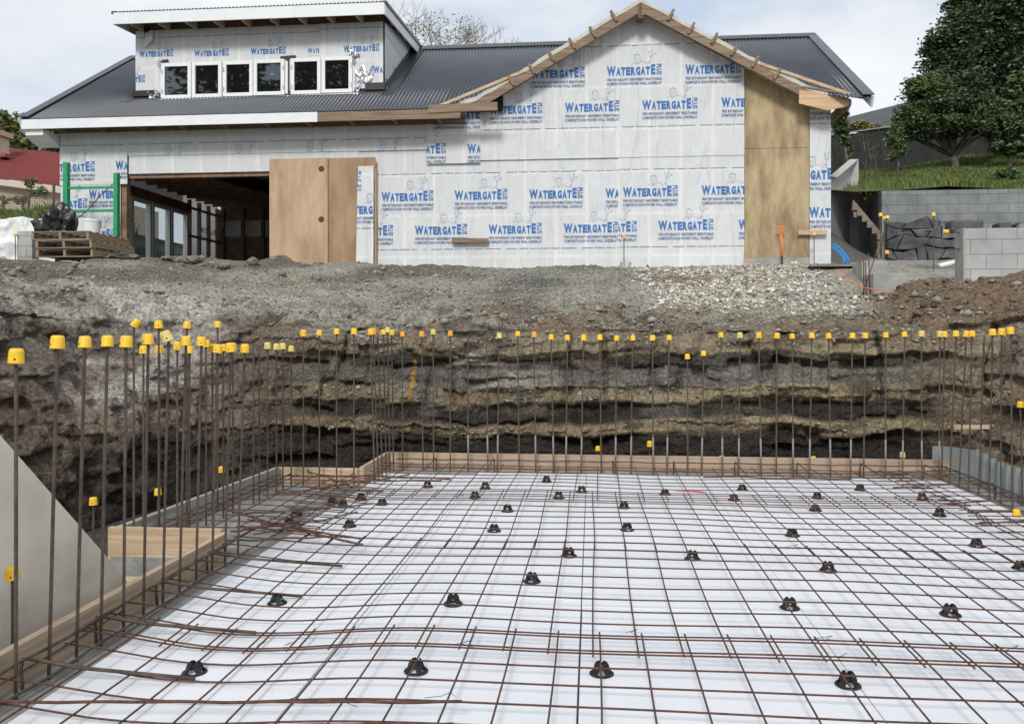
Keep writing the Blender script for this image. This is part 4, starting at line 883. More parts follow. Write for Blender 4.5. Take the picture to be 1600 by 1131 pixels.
b = MB(); b.prismx([(RY-.2, RZ-.10), (RY-.2, RZ-.075), (RY, RZ+.055), (RY+.2, RZ-.075), (RY+.2, RZ-.10), (RY, RZ+.03)], XL-.03, XR+.03); hb(b, 'ridge_cap', flash)
for xx, s in ((XL, -1), (XR, 1)):
    b = MB(); b.obox((xx+s*.02, EY-.05, EZ-.08), (xx+s*.02, RY, RZ-.1), .035, .2, up=(0, 0, 1)); hb(b, 'verge_board', whitepaint)
    b = MB(); b.obox((xx-s*.05, EY-.06, EZ+.045), (xx-s*.05, RY, RZ+.04), .2, .02, up=(0, 0, 1)); hb(b, 'verge_flashing', flash if s < 0 else roofm)
x497 = onY(497, 180, EY).x; x720 = -2.95
b = MB(); b.box(XL, x497, EY-.045, EY-.02, EZ-.19, EZ-.004); hb(b, 'fascia', whitepaint)
b = MB(); b.box(x497+.003, x720+.5, EY-.03, EY+.015, EZ-.18, EZ-.006); hb(b, 'timber_fascia', rough_tim)
b = MB(); xx = XL+.4
while xx < x720+.3:
    b.obox((xx, EY, EZ-.10), (xx, D+.3, EZ-.10+.3*SL*2.8), .045, .12); xx += .9
b.box(XL+.3, x720+.5, D-.11, D-.004, EZ-.15, EZ-.0)
xx = XL+.6
while xx < x720+.3: b.box(xx, xx+.045, EY+.02, D-.112, EZ-.17, EZ-.09); xx += .85
hb(b, 'rafter_tails', rough_tim)
b = MB(); b.add([(XL, EY, EZ-.012), (x720+.5, EY, EZ-.012), (x720+.5, D+.5, EZ-.012+.1*SL+(D+.4-EY)*SL), (XL, D+.5, EZ-.012+(D+.5-EY)*SL)], [(0, 1, 2, 3)]); hb(b, 'roof_underlay', mat('underlay_dark', (.14, .12, .10), .9))
b = MB(); b.box(XL+.05, xL-.02, EY+.02, EY+.05, EZ-.30, EZ-.19); b.prismx([(EY, EZ-.19), (D, EZ-.19), (D, EZ-.42), (EY+.35, EZ-.35)], xL-.5, xL-.02); hb(b, 'boxed_eave_end', whitepaint)

# cross gable: underlay blanket, purlins and barge boards
GY0 = 15.62
prof = [(-3.78, 5.80), (-3.1, 6.03), (-2.45, 6.36), (-1.9, 6.68), (0, 7.78)]
gfull = [(gA+p[0], p[1]) for p in prof]+[(gA-p[0], p[1]) for p in prof[-2::-1]]
def yback(z_): return EY+(z_-EZ)/SL+.15
g = MB(); P = []
fine_ = []
for a_, c_ in zip(gfull[:-1], gfull[1:]):
    for q in range(8): fine_.append((a_[0]+(c_[0]-a_[0])*q/8, a_[1]+(c_[1]-a_[1])*q/8))
fine_.append(gfull[-1])
for k, (x_, z_) in enumerate(fine_):
    s_ = .012*math.sin(k*1.35); P += [(x_, GY0+.03, z_+s_), (x_, yback(z_)+.2, z_), (x_, GY0+.03, z_-.15+s_), (x_, yback(z_)+.2, z_-.15), (x_, GY0-.03, z_-.035+s_), (x_, GY0-.035, z_-.11+s_)]
n = len(fine_); F_ = []
for k in range(n-1): a_ = 6*k; b6 = a_+6; F_ += [(a_, b6, b6+1, a_+1), (a_+3, b6+3, b6+2, a_+2), (a_, a_+4, b6+4, b6), (a_+4, a_+5, b6+5, b6+4), (a_+5, a_+2, b6+2, b6+5)]
g.add(P, F_); hb(g, 'roof_blanket', mat('roof_blanket', (.50, .485, .43), .8, var=.12, vscale=5), smooth=False)
g = MB()
for s in (-1, 1):
    g.obox((gA+s*.02, GY0-.02, 7.555), (gA+s*3.06, GY0-.02, 5.84), .045, .145, up=(0, 0, 1))
hb(g, 'barge_board', rough_tim)
g = MB(); g.box(gA-.055, gA+.055, GY0-.06, GY0+.2, 7.36, 7.62); hb(g, 'ridge_beam', darktim)
for s in (-1, 1):
    g = MB(); g.obox((gA+s*2.15, GY0-.045, 6.46), (gA+s*3.80, GY0-.045, 5.83), .03, .055); hb(g, 'flying_rafter', pine)
g = MB()
for (u, v) in [(1005,14),(958,24),(925,49),(893,67),(861,87),(830,106),(798,125),(1049,22),(1081,43),(1117,59),(1148,77),(1181,95),(1215,114)]:
    p_ = onY(u, v, GY0-.06); s = 0 if abs(u-1005) < 3 else (1 if p_.x > gA else -1); nrm = Vector((s*.5, 0, .866)) if s else Vector((0, 0, 1))
    g.obox(p_-nrm*.13, p_+nrm*.09, .045, .05, up=(0, 1, 0))
    g.obox(p_+nrm*.02+Vector((0, .03, 0)), p_+nrm*.02+Vector((0, .9, 0)), .045, .07, up=nrm)
hb(g, 'purlins', rough_tim)
# boxed corner at the right eave of the gable, little gap at the left one
g = MB(); g.prism([(gA+2.85, 5.96), (gA+3.72, 5.79), (gA+3.72, 5.64), (gA+3.35, 5.57), (gA+2.85, 5.71)], GY0-.06, GY0-.02); hb(g, 'eave_corner_board', mat('fresh_pine', (.62, .44, .26), .7, col2=(.5, .33, .19), vscale=1.5, stretch=(1, 14, 14)))
g = MB(); g.box(gA+3.7, gA+3.745, GY0-.015, EY+3, 5.6, 5.78); g.obox((gA+2.9, GY0+.0, 6.02), (gA+4.0, GY0+.0, 5.80), .10, .03); hb(g, 'eave_timber', rough_tim)
g = MB(); g.box(wx(748), wx(760), D-.3, D-.1, 5.80, 6.06); g.obox((-3.05, EY-.02, EZ+.0), (-1.75, EY-.02, EZ+.02), .05, .15); hb(g, 'eave_blocking', rough_tim)
g = MB(); g.prism([(gA-3.3, 5.78), (gA-2.6, 5.80), (gA-2.6, 6.12)], D-.2, D-.1); hb(g, 'eave_gap', hole)

# dormer
DY = 16.42; dx0 = -9.39; dx1 = -4.18; dzt = 7.78; dzb = EZ+(DY-EY)*SL
dorm = bpy.data.objects.new('dormer', None)
b = MB(); b.box(dx0, dx1, DY, DY+.08, dzb-.1, dzt+.15)
b.prismx([(DY+.08, dzb), (DY+.08, dzt+.15), (RY-.1, dzt+.35), (RY-.1, RZ-.25)], dx1-.08, dx1); b.prismx([(DY+.08, dzb), (DY+.08, dzt+.15), (RY-.1, dzt+.35), (RY-.1, RZ-.25)], dx0, dx0+.08)
hb(b, 'dormer_walls', darktim)
def D2(u, v): q = onY(u, v, DY); return (q.x, q.z)
dl = [D2(u, v) for u, v in [(219,91),(305,90),(393,87),(538,83.5),(175,131),(585,116)]]
DS = .735
wrap_sheet([(dx0-.01, dzb+.06), (D2(500, 60)[0], dzb+.06), (D2(500, 60)[0], dzt), (dx0-.01, dzt)], DY-.01, dl[:3]+[dl[4]], [(dx0, D2(359, 56)[1], 5)], small=True, sc=DS, amp=.8)
wrap_sheet([(D2(500, 60)[0], dzb+.06), (dx1+.01, dzb+.06), (dx1+.01, dzt), (D2(500, 60)[0], dzt)], DY-.03, [dl[3], dl[5]], [(D2(500, 60)[0], D2(550, 46)[1], 3)], small=True, sc=DS, amp=.8)
wrap_sheet([(D2(482, 80)[0]-.002, D2(500, 88)[1]), (D2(499.5, 80)[0], D2(500, 88)[1]), (D2(499.5, 80)[0], D2(500, 60)[1]), (D2(482, 80)[0]-.002, D2(500, 60)[1])], DY-.013, [D2(482, 85)], small=True, sc=.6, amp=.8)
# dormer cheek (right side), triangular
wrap_sheet([(DY, dzb+.05), (DY, dzt), (RY-.25, dzt+.42), (RY-.25, RZ-.22)], 0, [(DY+.75, 7.0), (DY+.05, 6.55), (DY+1.9, 7.35)], [(DY, D2(600, 50)[1]-.02, 3)], small=True, sc=DS, amp=.5, ax=lambda x_, y_, z_: (dx1+.015-y_*1.0, x_, z_))
SY = 15.9; sx0, sx1 = onY(178, 30, SY).x, onY(601, 10, SY).x; sz0 = 7.97; sz1 = 8.27; SS = (sz1-sz0)/(RY-SY)
corr('dormer_roof', sx0, sx1, SY-.04, sz0+.01, RY+.05, sz1+.01, roofm)
b = MB(); b.box(sx0, sx1, SY-.03, SY, sz0-.235, sz0-.004); hb(b, 'dormer_fascia', whitepaint)
for xx, s in ((sx0, -1), (sx1, 1)):
    b = MB(); b.obox((xx, SY+.001, sz0-.13), (xx, RY-.02, sz1-.13), .03, .2, up=(0, 0, 1)); hb(b, 'dormer_verge_board', whitepaint)
    b = MB(); b.obox((xx, SY-.02, sz0+.0), (xx, RY, sz1+.0), .09, .055, up=(0, 0, 1)); hb(b, 'dormer_verge_flashing', flash)
xx = sx0+.35; palet = wood('pale_rafter', (.44, .36, .27), (.33, .26, .19), 'y')
while xx < sx1: b = MB(); b.obox((xx, SY+.01, sz0-.19), (xx, DY-.06, sz0-.15), .045, .13); hb(b, 'dormer_rafter', palet); xx += .58
for q in range(5): b = MB(); b.obox((dx1+.04, DY+.4+q*.55, sz0-.06+q*.045), (sx1-.02, DY+.4+q*.55, sz0-.06+q*.045), .045, .1); hb(b, 'dormer_lookout', palet)
b = MB(); b.add([(sx0, SY, sz0-.03), (sx1, SY, sz0-.03), (sx1, RY-.1, sz1-.03), (sx0, RY-.1, sz1-.03)], [(0, 1, 2, 3)]); hb(b, 'dormer_lining', mat('soffit_underlay', (.12, .105, .09), .9))
# dormer windows: six casements in two units
panes = [(590,672,238,342),(699,781,234,338),(810,892,231,334),(919,1004,226,330),(1052,1134,221,326),(1162,1246,216,321)]
FY = DY-.09
for k, (a_, c_, t_, b_) in enumerate(panes):
    p0 = onY(a_/2.2857, b_/2.2857, FY); p1 = onY(c_/2.2857, t_/2.2857, FY)
    zc0, zc1 = p0.z, p1.z
    g = MB(); w = .073
    for (x0_, x1_, z0_, z1_) in ((p0.x-w, p0.x, zc0-w, zc1+w), (p1.x, p1.x+w, zc0-w, zc1+w), (p0.x, p1.x, zc1, zc1+w), (p0.x, p1.x, zc0-w, zc0)): g.box(x0_, x1_, FY-.03, FY+.02, z0_, z1_)
    s = hb(g, 'window_sash', frame, bevel=.004)
    g = MB(); g.box(p0.x, p1.x, FY, FY+.006, zc0, zc1); o = g.build('pane', glass); o.parent = s
    if k in (0, 2, 3, 4, 5):
        hx = {0: p0.x-.055, 2: p0.x-.055, 3: p1.x+.055, 4: p0.x-.055, 5: p1.x+.055}[k]; g = MB()
        for zz in (zc0+.08, zc1-.1): g.box(hx-.012, hx+.012, FY-.045, FY-.031, zz-.04, zz+.04)
        o = g.build('hinge', mat('hinge_grey', (.45, .46, .47), .4, metal=.6) if k == 0 else MAT['hinge_grey']); o.parent = s
def sillz(u, v): return onY(u, v, FY).z
for a_, c_ in ((250, 449), (455.5, 553)):
    zt = onY(400, 100, FY).z+.035; z_b = onY(400, 149.5, FY).z-.055; g = MB(); x0_, x1_ = onY(a_, 120, FY).x, onY(c_, 120, FY).x
    g.box(x0_, x1_, FY+.021, FY+.06, z_b, zt+.0)
    g.box(x0_-.02, x1_+.02, FY-.055, FY+.015, z_b-.03, z_b+.02)
    hb(g, 'window_frame', frame, bevel=.004)
g = MB(); g.obox(onY(240, 160, FY-.03)+Vector((0, 0, 0)), onY(560, 147.5, FY-.03), .05, .05); hb(g, 'dormer_sill', frame)
g = MB(); g.prism([D2(453.2, 146), D2(449.5, 146), D2(449.5, 92), D2(453.2, 92)], DY-.055, DY-.05); g.obox(onY(438, 90.5, DY-.06), onY(462, 88.5, DY-.06), .01, .05); g.obox(onY(252, 96, DY-.06), onY(263, 95, DY-.06), .01, .05); hb(g, 'black_flashing_tape', blackp)
def foil(pts, n, seed):
    r = random.Random(seed); g = MB()
    for _ in range(n):
        i_ = r.randrange(len(pts)); u, v = pts[i_]; c = onY(u+r.uniform(-3, 3), v+r.uniform(-3, 3), DY-.07-r.uniform(0, .04)); P = []
        for q in range(5):
            t = q*1.257+r.random(); P.append(c+Vector((math.cos(t)*r.uniform(.02, .07), r.uniform(-.03, .03), math.sin(t)*r.uniform(.02, .06))))
        g.add([c]+P, [(0, 1+q, 1+(q+1) % 5) for q in range(5)])
    return g
hb(foil([(250, 99), (249, 94), (252, 104)], 10, 1), 'foil_tape', foilm)
hb(foil([(237, 147), (241, 143), (244, 149), (238, 152)], 14, 2), 'foil_tape', foilm)
g = MB(); r = random.Random(5); P = []; nn_ = 12; mm_ = 9
for i_ in range(nn_):
    for j_ in range(mm_):
        u = 555+ (28*i_/(nn_-1)); v = 107+6*math.sin(i_)+ (j_/(mm_-1))*(34-i_*1.2); q = onY(u, v, DY-.06-r.uniform(0, .035)); P.append(q)
g.add(P, [(i_*mm_+j_, i_*mm_+j_+1, (i_+1)*mm_+j_+1, (i_+1)*mm_+j_) for i_ in range(nn_-1) for j_ in range(mm_-1)]); hb(g, 'foil_sheet', foilm)
hb(foil([(549, 84), (552, 88), (556, 84), (553, 94)], 14, 3), 'foil_tape', foilm)
# apron flashings below and beside the dormer
def rz_(y_): return EZ+(y_-EY)*SL
g = MB(); g.prismx([(DY-.10, rz_(DY-.10)+.015), (DY-.10, rz_(DY-.1)+.03), (DY-.03, rz_(DY-.03)+.06), (DY-.03, rz_(DY)+.10), (DY-.012, rz_(DY)+.10), (DY-.012, rz_(DY)+.02)], dx0-.2, dx1+.1); hb(g, 'apron_flashing', flash)
for xx, s in ((dx0, -1), (dx1, 1)):
    g = MB(); g.obox((xx+s*.14, DY-.25, rz_(DY-.25)+.02), (xx+s*.14, RY-.2, rz_(RY-.2)+.02), .26, .012, up=(0, 0, 1)); g.obox((xx+s*.03, DY-.02, rz_(DY)+.07), (xx+s*.03, RY-.2, rz_(RY-.2)+.07), .012, .13); hb(g, 'side_flashing', flash)
g = MB(); g.prism([(dx0-.05, dzb+.02), (dx0+.42, dzb+.02), (dx0+.42, dzb+.14), (dx0-.05, dzb+.14)], DY-.10, DY-.02); hb(g, 'black_corner_flashing', blackp); g = MB(); g.prism([(dx1-.35, dzb+.02), (dx1+.05, dzb+.02), (dx1+.05, dzb+.16), (dx1-.35, dzb+.16)], DY-.10, DY-.02); hb(g, 'black_corner_flashing', blackp)
g = MB(); g.add([D2(224, 55)+(0,), ] and [onY(227, 52, DY-.05), onY(238, 46, DY-.07), onY(239, 62, DY-.16), onY(224, 76, DY-.05)], [(0, 1, 2, 3)]); hb(g, 'peeled_wrap_flap', wrap)
g = MB(); g.prism([D2(227, 46), D2(238, 45), D2(227, 60)], DY-.034, DY-.028); hb(g, 'wrap_tear', hole)

# ================================================================== LOOSE THINGS ROUND THE HOUSE
b = MB(); p0, p1 = wx(427), wx(517); zt = W2(470, 251)[1]; b.box(p0, p1, D-.20, D-.182, ZB-.15, zt)
o = b.build('plywood_sheet', plyn, bevel=.002); tag(o, 'new plywood sheet with two round finger holes leaning in the garage opening', 'plywood')
for v in (264, 343):
    c = onY(502, v, D-.206); g = MB(); n = 20
    g.add([(c.x+.058*math.cos(t*2*math.pi/n), D-.2035, c.z+.058*math.sin(t*2*math.pi/n)) for t in range(n)], [tuple(range(n))]); h_ = g.build('finger_hole', mat('hole_brown', (.10, .05, .025), .9) if v == 264 else MAT['hole_brown'], o)
b = MB(); b.prism([(wx(515), ZB-.15), (wx(562), ZB-.15), (wx(562), W2(562, 264)[1]), (wx(590), W2(590, 264)[1]), (wx(590), zt), (wx(515), zt)], D-.16, D-.142); tag(b.build('plywood_sheet', mat('tan_plywood', (.40, .27, .17), .75, col2=(.27, .175, .10), vscale=2.2, stretch=(2, 1, .5), detail=12)), 'browner plywood sheet behind the one with finger holes', 'plywood')
b = MB(); b.box(wx(588), wx(591), D-.14, D-.09, ZB-.1, W2(590, 265)[1]); tag(b.build('timber_upright', pinez), 'thin timber upright beside the hanging strip of underlay', 'timber')
o = wrap_sheet([(wx(561), ZB-.02), (wx(588), ZB-.02), (wx(588), W2(588, 263)[1]), (wx(564), W2(588, 263)[1])], D-.18, LG([(538,338),(490,289)]), [(wx(550), W2(580, 359)[1], 1)], name='hanging_underlay', amp=1.5)
o.parent = None; tag(o, 'torn strip of printed white underlay hanging beside the plywood sheets', 'underlay strip')
# shovel
c = onY(1222, 413, 15.7); e_ = empty('shovel', c, 'orange handled shovel standing upright against the plywood wall', 'shovel'); e_.rotation_euler = (R(-6), 0, 0)
g = MB(); g.tube([(0, 0, .14), (0, 0, .58)], .016, 10); g.tube([(0, 0, .58), (-.035, 0, .63), (-.055, 0, .69)], .012, 8); g.tube([(0, 0, .58), (.035, 0, .63), (.055, 0, .69)], .012, 8); g.tube([(-.07, 0, .69), (.07, 0, .69)], .016, 10); g.build('handle', orange, e_, smooth=True)
g = MB(); g.tube([(0, 0, -.02), (0, 0, .15)], [.02, .017], 10); g.prism([(-.1, -.22), (0, -.3), (.1, -.22), (.11, -.02), (-.11, -.02)], -.006, .006); g.build('blade', blackp, e_)
# pallets
pw, pd, ph = 1.02, 1.25, .142
def pallet_meshes():
    r = random.Random(3); t = MB(); 
    for k in range(7): yk = k*(pd-.1)/6; t.box(0, pw, yk, yk+.09, ph-.02, ph)
    bb = MB()
    for k in range(3): yk = k*(pd-.1)/2; bb.box(0, pw, yk, yk+.1, 0, .018)
    st = MB()
    for k in range(3): xk = k*(pw-.05)/2; st.box(xk, xk+.045, .003, pd-.013, .018, ph-.02)
    return t.mesh('deck_boards', greytim), bb.mesh('base_boards', greytim), st.mesh('stringers', pall)
pall = wood('pallet_wood', (.34, .25, .165), (.2, .14, .09), 'y')
pm = pallet_meshes(); pb = onY(92, 398, 13.0); z0 = 2.80
for k, w in enumerate(('bottom', 'middle', 'top')):
    e_ = empty('pallet', (-9.28+rnd.uniform(-.04, .04), 13.05+rnd.uniform(-.03, .05), z0+k*(ph+.002)), '%s wooden pallet of the stack of three below the green frame' % w, 'pallet', 'stacked wooden pallets', rz=rnd.uniform(-.03, .03))
    for nm, me in zip(('deck_boards', 'base_boards', 'stringers'), pm): o = bpy.data.objects.new(nm, me); COL.objects.link(o); o.parent = e_
c = onY(143.5, 362, 13.9); c.z = z0+3*(ph+.002)
e_ = empty('bucket', c, 'white plastic bucket standing on the pallet stack', 'bucket')
g = MB(); g.lathe([(.0, .002), (.125, .0), (.15, .26), (.158, .262), (.158, .30), (.150, .302), (.146, .29), (.125, .03), (0, .03)], 24); g.build('pail', whitepaint, e_, smooth=False)
g = MB(); g.tube([(.158*math.cos(t), .158*math.sin(t)-.02, .25-.12*math.sin(t)*1.0) for t in [k*math.pi/10 for k in range(11)]], .004, 6); g.build('bucket_handle', blackp, e_)
g = MB(); g.box(-.1, .22, -.1, -.04, 0, .03); g2 = g.build('timber_offcut', pine, loc=onY(92, 352, 13.4)); g2.location.z = z0+3*(ph+.002)+.002; tag(g2, 'small timber offcut lying on top of the pallets', 'timber')
# green frame
FYg = 15.2
def gp(u, v): return onY(u, v, FYg)
e_ = empty('scaffold_frame', gp(140, 400), 'green steel frame with two posts and two rails at the left end of the house', 'steel frame')
g = MB()
def loc(p): return Vector(p)-e_.location
for (u0, u1, vt, vb, nm) in ((100.5, 107.5, 254, 396, 'post'), (179, 185.5, 271, 371, 'post')):
    g = MB(); a_, c_ = loc(gp(u0, vb)), loc(gp(u1, vt)); g.box(a_.x, c_.x, -.05, .05, a_.z-(.3 if vb < 380 else .1), c_.z); g.build('post', green, e_, bevel=.006)
for v, h in ((294, .045), (330, .045)):
    g = MB(); a_, c_ = loc(gp(107.5, v)), loc(gp(179, v)); g.box(a_.x+.002, c_.x-.002, -.03, .03, a_.z-h/2, a_.z+h/2); g.build('rail', green, e_)
bar('wire_rope', [gp(190, 275), gp(160, 303), gp(130, 335), gp(101, 354)], .009, 'thin brown rope running diagonally across the green frame', 'rope', m_=rust)
# black film heap, grey blocks, white fabric wall
def blob(name, c, r, m_, label, cat, seed, amp=.25, sub=3, parent=None, group=None):
    bm = bmesh.new(); bmesh.ops.create_icosphere(bm, subdivisions=sub, radius=1)
    V = np.array([v.co[:] for v in bm.verts]); d = 1+amp*fbm(V[:, 0]*1.5+seed*7, V[:, 1]*1.5, V[:, 2]*1.5, 4, seed)
    for v, q, k in zip(bm.verts, V, d): v.co = Vector((q[0]*r[0]*k, q[1]*r[1]*k, q[2]*r[2]*k))
    me = bpy.data.meshes.new(name); bm.to_mesh(me); bm.free(); me.materials.append(m_)
    o = bpy.data.objects.new(name, me); COL.objects.link(o); o.location = c; o.rotation_euler.z = seed
    return tag(o, label, cat, group)
p_ = onY(86, 345, 14.6); blob('black_plastic_wrap', (p_.x, 14.6, 3.45), (.24, .3, .40), blackfilm, 'crumpled black plastic film heaped beside the green frame', 'plastic film', 5, 1.1, 4)
bkm = blockmat('grey_block_left', .4, .2, (.36, .37, .36), (.31, .32, .31), (.2, .2, .2))
g = MB(); a_, c_ = onY(27, 392, 15.0), onY(50, 361, 15.0); g.box(a_.x, c_.x, 15, 15.2, 2.7, c_.z); tag(g.build('block_stack', bkm), 'small stack of grey concrete blocks left of the pallets', 'concrete blocks')
YF = 15.8
N1, N2 = 160, 40; P = []
xa, xb = onY(-40, 350, YF).x, onY(78, 350, YF).x
for i_ in range(N1+1):
    for j_ in range(N2+1):
        x_ = xa+(xb-xa)*i_/N1; t = j_/N2; zt_ = onY(20, 338, YF).z+.03*math.sin(x_*9)
        P.append((x_, YF+.16*abs(float(fbm([x_*3.5+t], [t*2.6], [1], 4, 13)[0]))+.28*float(fbm([x_*1.8], [t*1.0], [0], 3, 12)[0])*(1-t*.5)+.16*t, 2.6+(zt_-2.6)*t))
for i_ in range(N1+1): P.append((xa+(xb-xa)*i_/N1, YF+1.4, P[i_*(N2+1)+N2][2]-.02))
F_ = [(i_*(N2+1)+j_, (i_+1)*(N2+1)+j_, (i_+1)*(N2+1)+j_+1, i_*(N2+1)+j_+1) for i_ in range(N1) for j_ in range(N2)]
bs_ = (N1+1)*(N2+1); F_ += [(i_*(N2+1)+N2, (i_+1)*(N2+1)+N2, bs_+i_+1, bs_+i_) for i_ in range(N1)]
g = MB(); g.add(P, F_); tag(g.build('covered_wall', whitefab, smooth=True), 'low retaining wall draped in crinkled white fabric at the left frame edge', 'wall cover')
p_ = onY(24, 366, 14.95); starter((p_.x, 14.95, 2.7), onY(24, 364, 14.95), 'y', 'short capped bar in front of the grey block stack at far left', 'short capped bars near the house', name='short_bar')

# stones on the left rim
k = 0
for (u, v, r_, s_, fl__) in [(350,404,.15,1,.5),(301,404,.2,2,.4),(284,401,.14,3,.5),(110,402,.3,4,.2),(58,400,.24,5,.3),(190,396,.28,6,.18),(325,409,.18,7,.25),(395,420,.12,8,.6),(440,412,.1,9,.6),(262,405,.12,10,.4),(1382,470,.12,11,.6),(1350,478,.1,12,.6),(1310,477,.12,13,.5),(1545,438,.22,14,.25),(1580,443,.2,15,.3),(1520,432,.14,16,.4)]:
    Yg = 13.4 if u < 500 else 12.2; p_ = onY(u, v, Yg); 
    zg = ground(p_.x, Yg)
    wh = ['smooth round', 'broken angular', 'pale angular', 'large flat slab-like', 'dark flat', 'broad flat', 'low flat', 'small', 'small rounded', 'squat', 'rounded brown', 'small brown', 'flat brown', 'flat layered', 'broad layered', 'upright'][k]
    nr_ = ['before the garage opening', 'before the garage windows', 'left of the garage windows', 'in front of the pallets', 'below the pallets at left', 'right of the pallets', 'before the garage back wall', 'on the slope below the plywood', 'below the leaning plywood', 'under the garage corner', 'beside the concrete footing', 'under the concrete footing', 'left of the concrete footing', 'below the near block wall', 'at the right frame edge below blocks', 'at the foot of the block wall'][k]
    blob('rock', (p_.x, Yg, zg+r_*fl__*.5), (r_, r_*.8, r_*fl__), rockm, '%s rock %s' % (wh, nr_), 'rock', s_, .55, 2, group='rocks on the bank'); k += 1

# marker pegs and capped bars by the house
for (u, vt, vb, Y_, w) in [(975,366,414,15.4,'in front of the printed wall, left of the plywood'),(1272,363,411,15.6,'in front of the right corner of the house'),(1376,333,398,14.6,'leftmost of the cluster by the concrete pier'),(1382,338,407,14.5,'middle of the cluster by the concrete pier'),(1459,332,418,13.6,'alone in front of the dark stone wall'),(1386,391,405,14.0,'lowest of the cluster by the concrete pier')]:
    a_ = onY(u, vb+4, Y_); starter(a_, onY(u, vt, Y_), 'y', 'thin bar with yellow cap %s' % w, 'capped bars by the house')
starter(onY(1374, 395, 14.4), onY(1387, 337, 14.4), 'y', 'leaning bar with yellow cap beside the concrete pier', 'capped bars by the house', tilt=.2)
starter(onY(1512, 363.5, 11.9), onY(1474, 362.5, 11.9), 'y', 'horizontal bar with yellow cap sticking out of the near block wall', 'capped bars by the house')
bar('wall_bar', [onY(1512, 388, 11.9), onY(1472, 391, 11.9)], .008, 'short bare bar sticking out of the near block wall', 'rebar')
g = MB(); a_ = onY(975, 418, 15.4)
g.obox(a_+Vector((-.06, 0, -.02)), a_+Vector((-.05, 0, .1)), .05, .02, up=(0, 1, 0)); g.obox(a_+Vector((.08, 0, -.02)), a_+Vector((.12, 0, .1)), .05, .02, up=(0, 1, 0)); tag(g.build('peg_blocks', conc), 'pair of small grey blocks at the foot of the capped bar', 'blocks')
for k, (a_, b_) in enumerate([((1350, 470), (1349, 397)), ((1354, 472), (1352, 410)), ((1360, 470), (1357, 396)), ((1347, 462), (1377, 372))]):
    bar('footing_bar', [onY(*a_, 12.7), onY(*b_, 12.75)], .009, '%s thin bare bar from the left standing before the concrete footing' % ordn(k+1), 'rebar', 'bare bars before the footing')
bar('string_line', [onY(1305, 421, 13.2), onY(1322, 434, 13.0), onY(1345, 449, 12.7), onY(1375, 453, 12.6), onY(1408, 454, 12.5)], .007, 'orange cord curving down the bank to the concrete footing', 'cord', m_=mat('orange_cord', (.85, .2, .08), .6))
bar('string_line', [onY(1162, 398, 15.7), onY(1168, 408, 15.6), onY(1174, 418, 15.5)], .007, 'short orange cord at the foot of the plywood wall', 'cord', m_=MAT['orange_cord'])
for k, (r0) in enumerate((0, 6, 11)):
    bar('water_pipe', [onY(1299, 381+r0*.5, 15.3), onY(1306-r0*.3, 383+r0*.5, 15.3), onY(1315-r0*.4, 390+r0*.45, 15.2), onY(1323-r0*.5, 400+r0*.2, 15.1), onY(1329-r0*.9, 413, 15.0)], .017, 'blue plastic water pipe curving out by the house corner, %s' % ('outer of three', 'middle of three', 'inner of three')[k], 'pipe', 'blue water pipes', m_=bluepipe)
g = MB(); a_, b_ = onY(1262, 417, 14.6), onY(1336, 415.5, 14.6); g.box(a_.x, b_.x, 14.4, 14.9, a_.z-.01, a_.z+.012); tag(g.build('flat_sheet', greytim), 'thin grey board lying flat on the bank below the house corner', 'board')

# ================================================================== RIGHT SIDE: footing, block walls, stone wall, stair
bk = blockmat('grey_blockwork', .4, .2, (.235, .245, .25), (.195, .205, .21), (.13, .13, .13), ox=.07)
bkn = blockmat('pale_blockwork', .4, .2, (.40, .41, .40), (.36, .37, .365), (.24, .24, .235), ox=.1)
a_ = onY(1365, 427, 12.9); zt_ = a_.z; g = MB(); b_ = onY(1545, 427, 12.9); g.box(a_.x, b_.x, 12.9, 13.4, 1.7, zt_); o = g.build('concrete_footing', conc, bevel=.01); tag(o, 'long pale concrete footing half buried behind the brown spoil', 'footing')
a_ = onY(1347, 408, 13.42); b_ = onY(1387, 408, 13.42); g = MB(); g.box(a_.x, b_.x, 13.42, 13.9, 1.9, a_.z); tag(g.build('concrete_pier', conc, bevel=.01), 'short concrete pier standing behind the left end of the footing', 'pier')
# raised gravel between
g = MB(); P = [];
a_ = onY(1388, 421, 13.9); b_ = onY(1515, 421, 13.9)
n_ = 30
for i_ in range(n_+1):
    for j_ in range(12):
        x_ = a_.x+(b_.x+1.5-a_.x)*i_/n_; y_ = 13.45+j_*.33; P.append((x_, y_, 2.40+.056*j_+.03*float(fbm([x_*3], [y_*3], [0], 3, 8)[0])))
g.add(P, [(i_*12+j_, (i_+1)*12+j_, (i_+1)*12+j_+1, i_*12+j_+1) for i_ in range(n_) for j_ in range(11)])
tag(g.build('gravel_bed', mat('gravel_bed', (.33, .32, .28), .95, col2=(.2, .19, .165), vscale=14, bump=1.2, bscale=30), smooth=True), 'pale gravel bed between footing and stone wall', None, kind='structure')
g = MB(); a_ = onY(1505, 357, 11.8); b_ = onY(1690, 357, 11.8); g.box(a_.x, b_.x, 11.8, 12.0, 1.9, a_.z)
o = g.build('block_wall', bkn, bevel=.004); tag(o, 'near pale concrete block wall at the right frame edge', 'block wall')
g = MB(); g.box(a_.x-.004, a_.x+.02, 11.79, 12.05, 2.0, a_.z+.003); o2 = g.build('rough_end', conc, o)
blob('rock', (onY(1597, 352, 12).x, 11.95, a_.z+.03), (.09, .09, .06), rockm, 'pale rock lying on top of the near block wall', 'rock', 31, .4, 2)
A_ = onY(1378, 298.5, 18.0); g = MB(); B_ = onY(1720, 298.5, 18.0); g.box(A_.x, B_.x+2, 18, 18.2, 2.5, A_.z); tag(g.build('block_wall', bk), 'long grey concrete block retaining wall below the grassy bank', 'block wall')
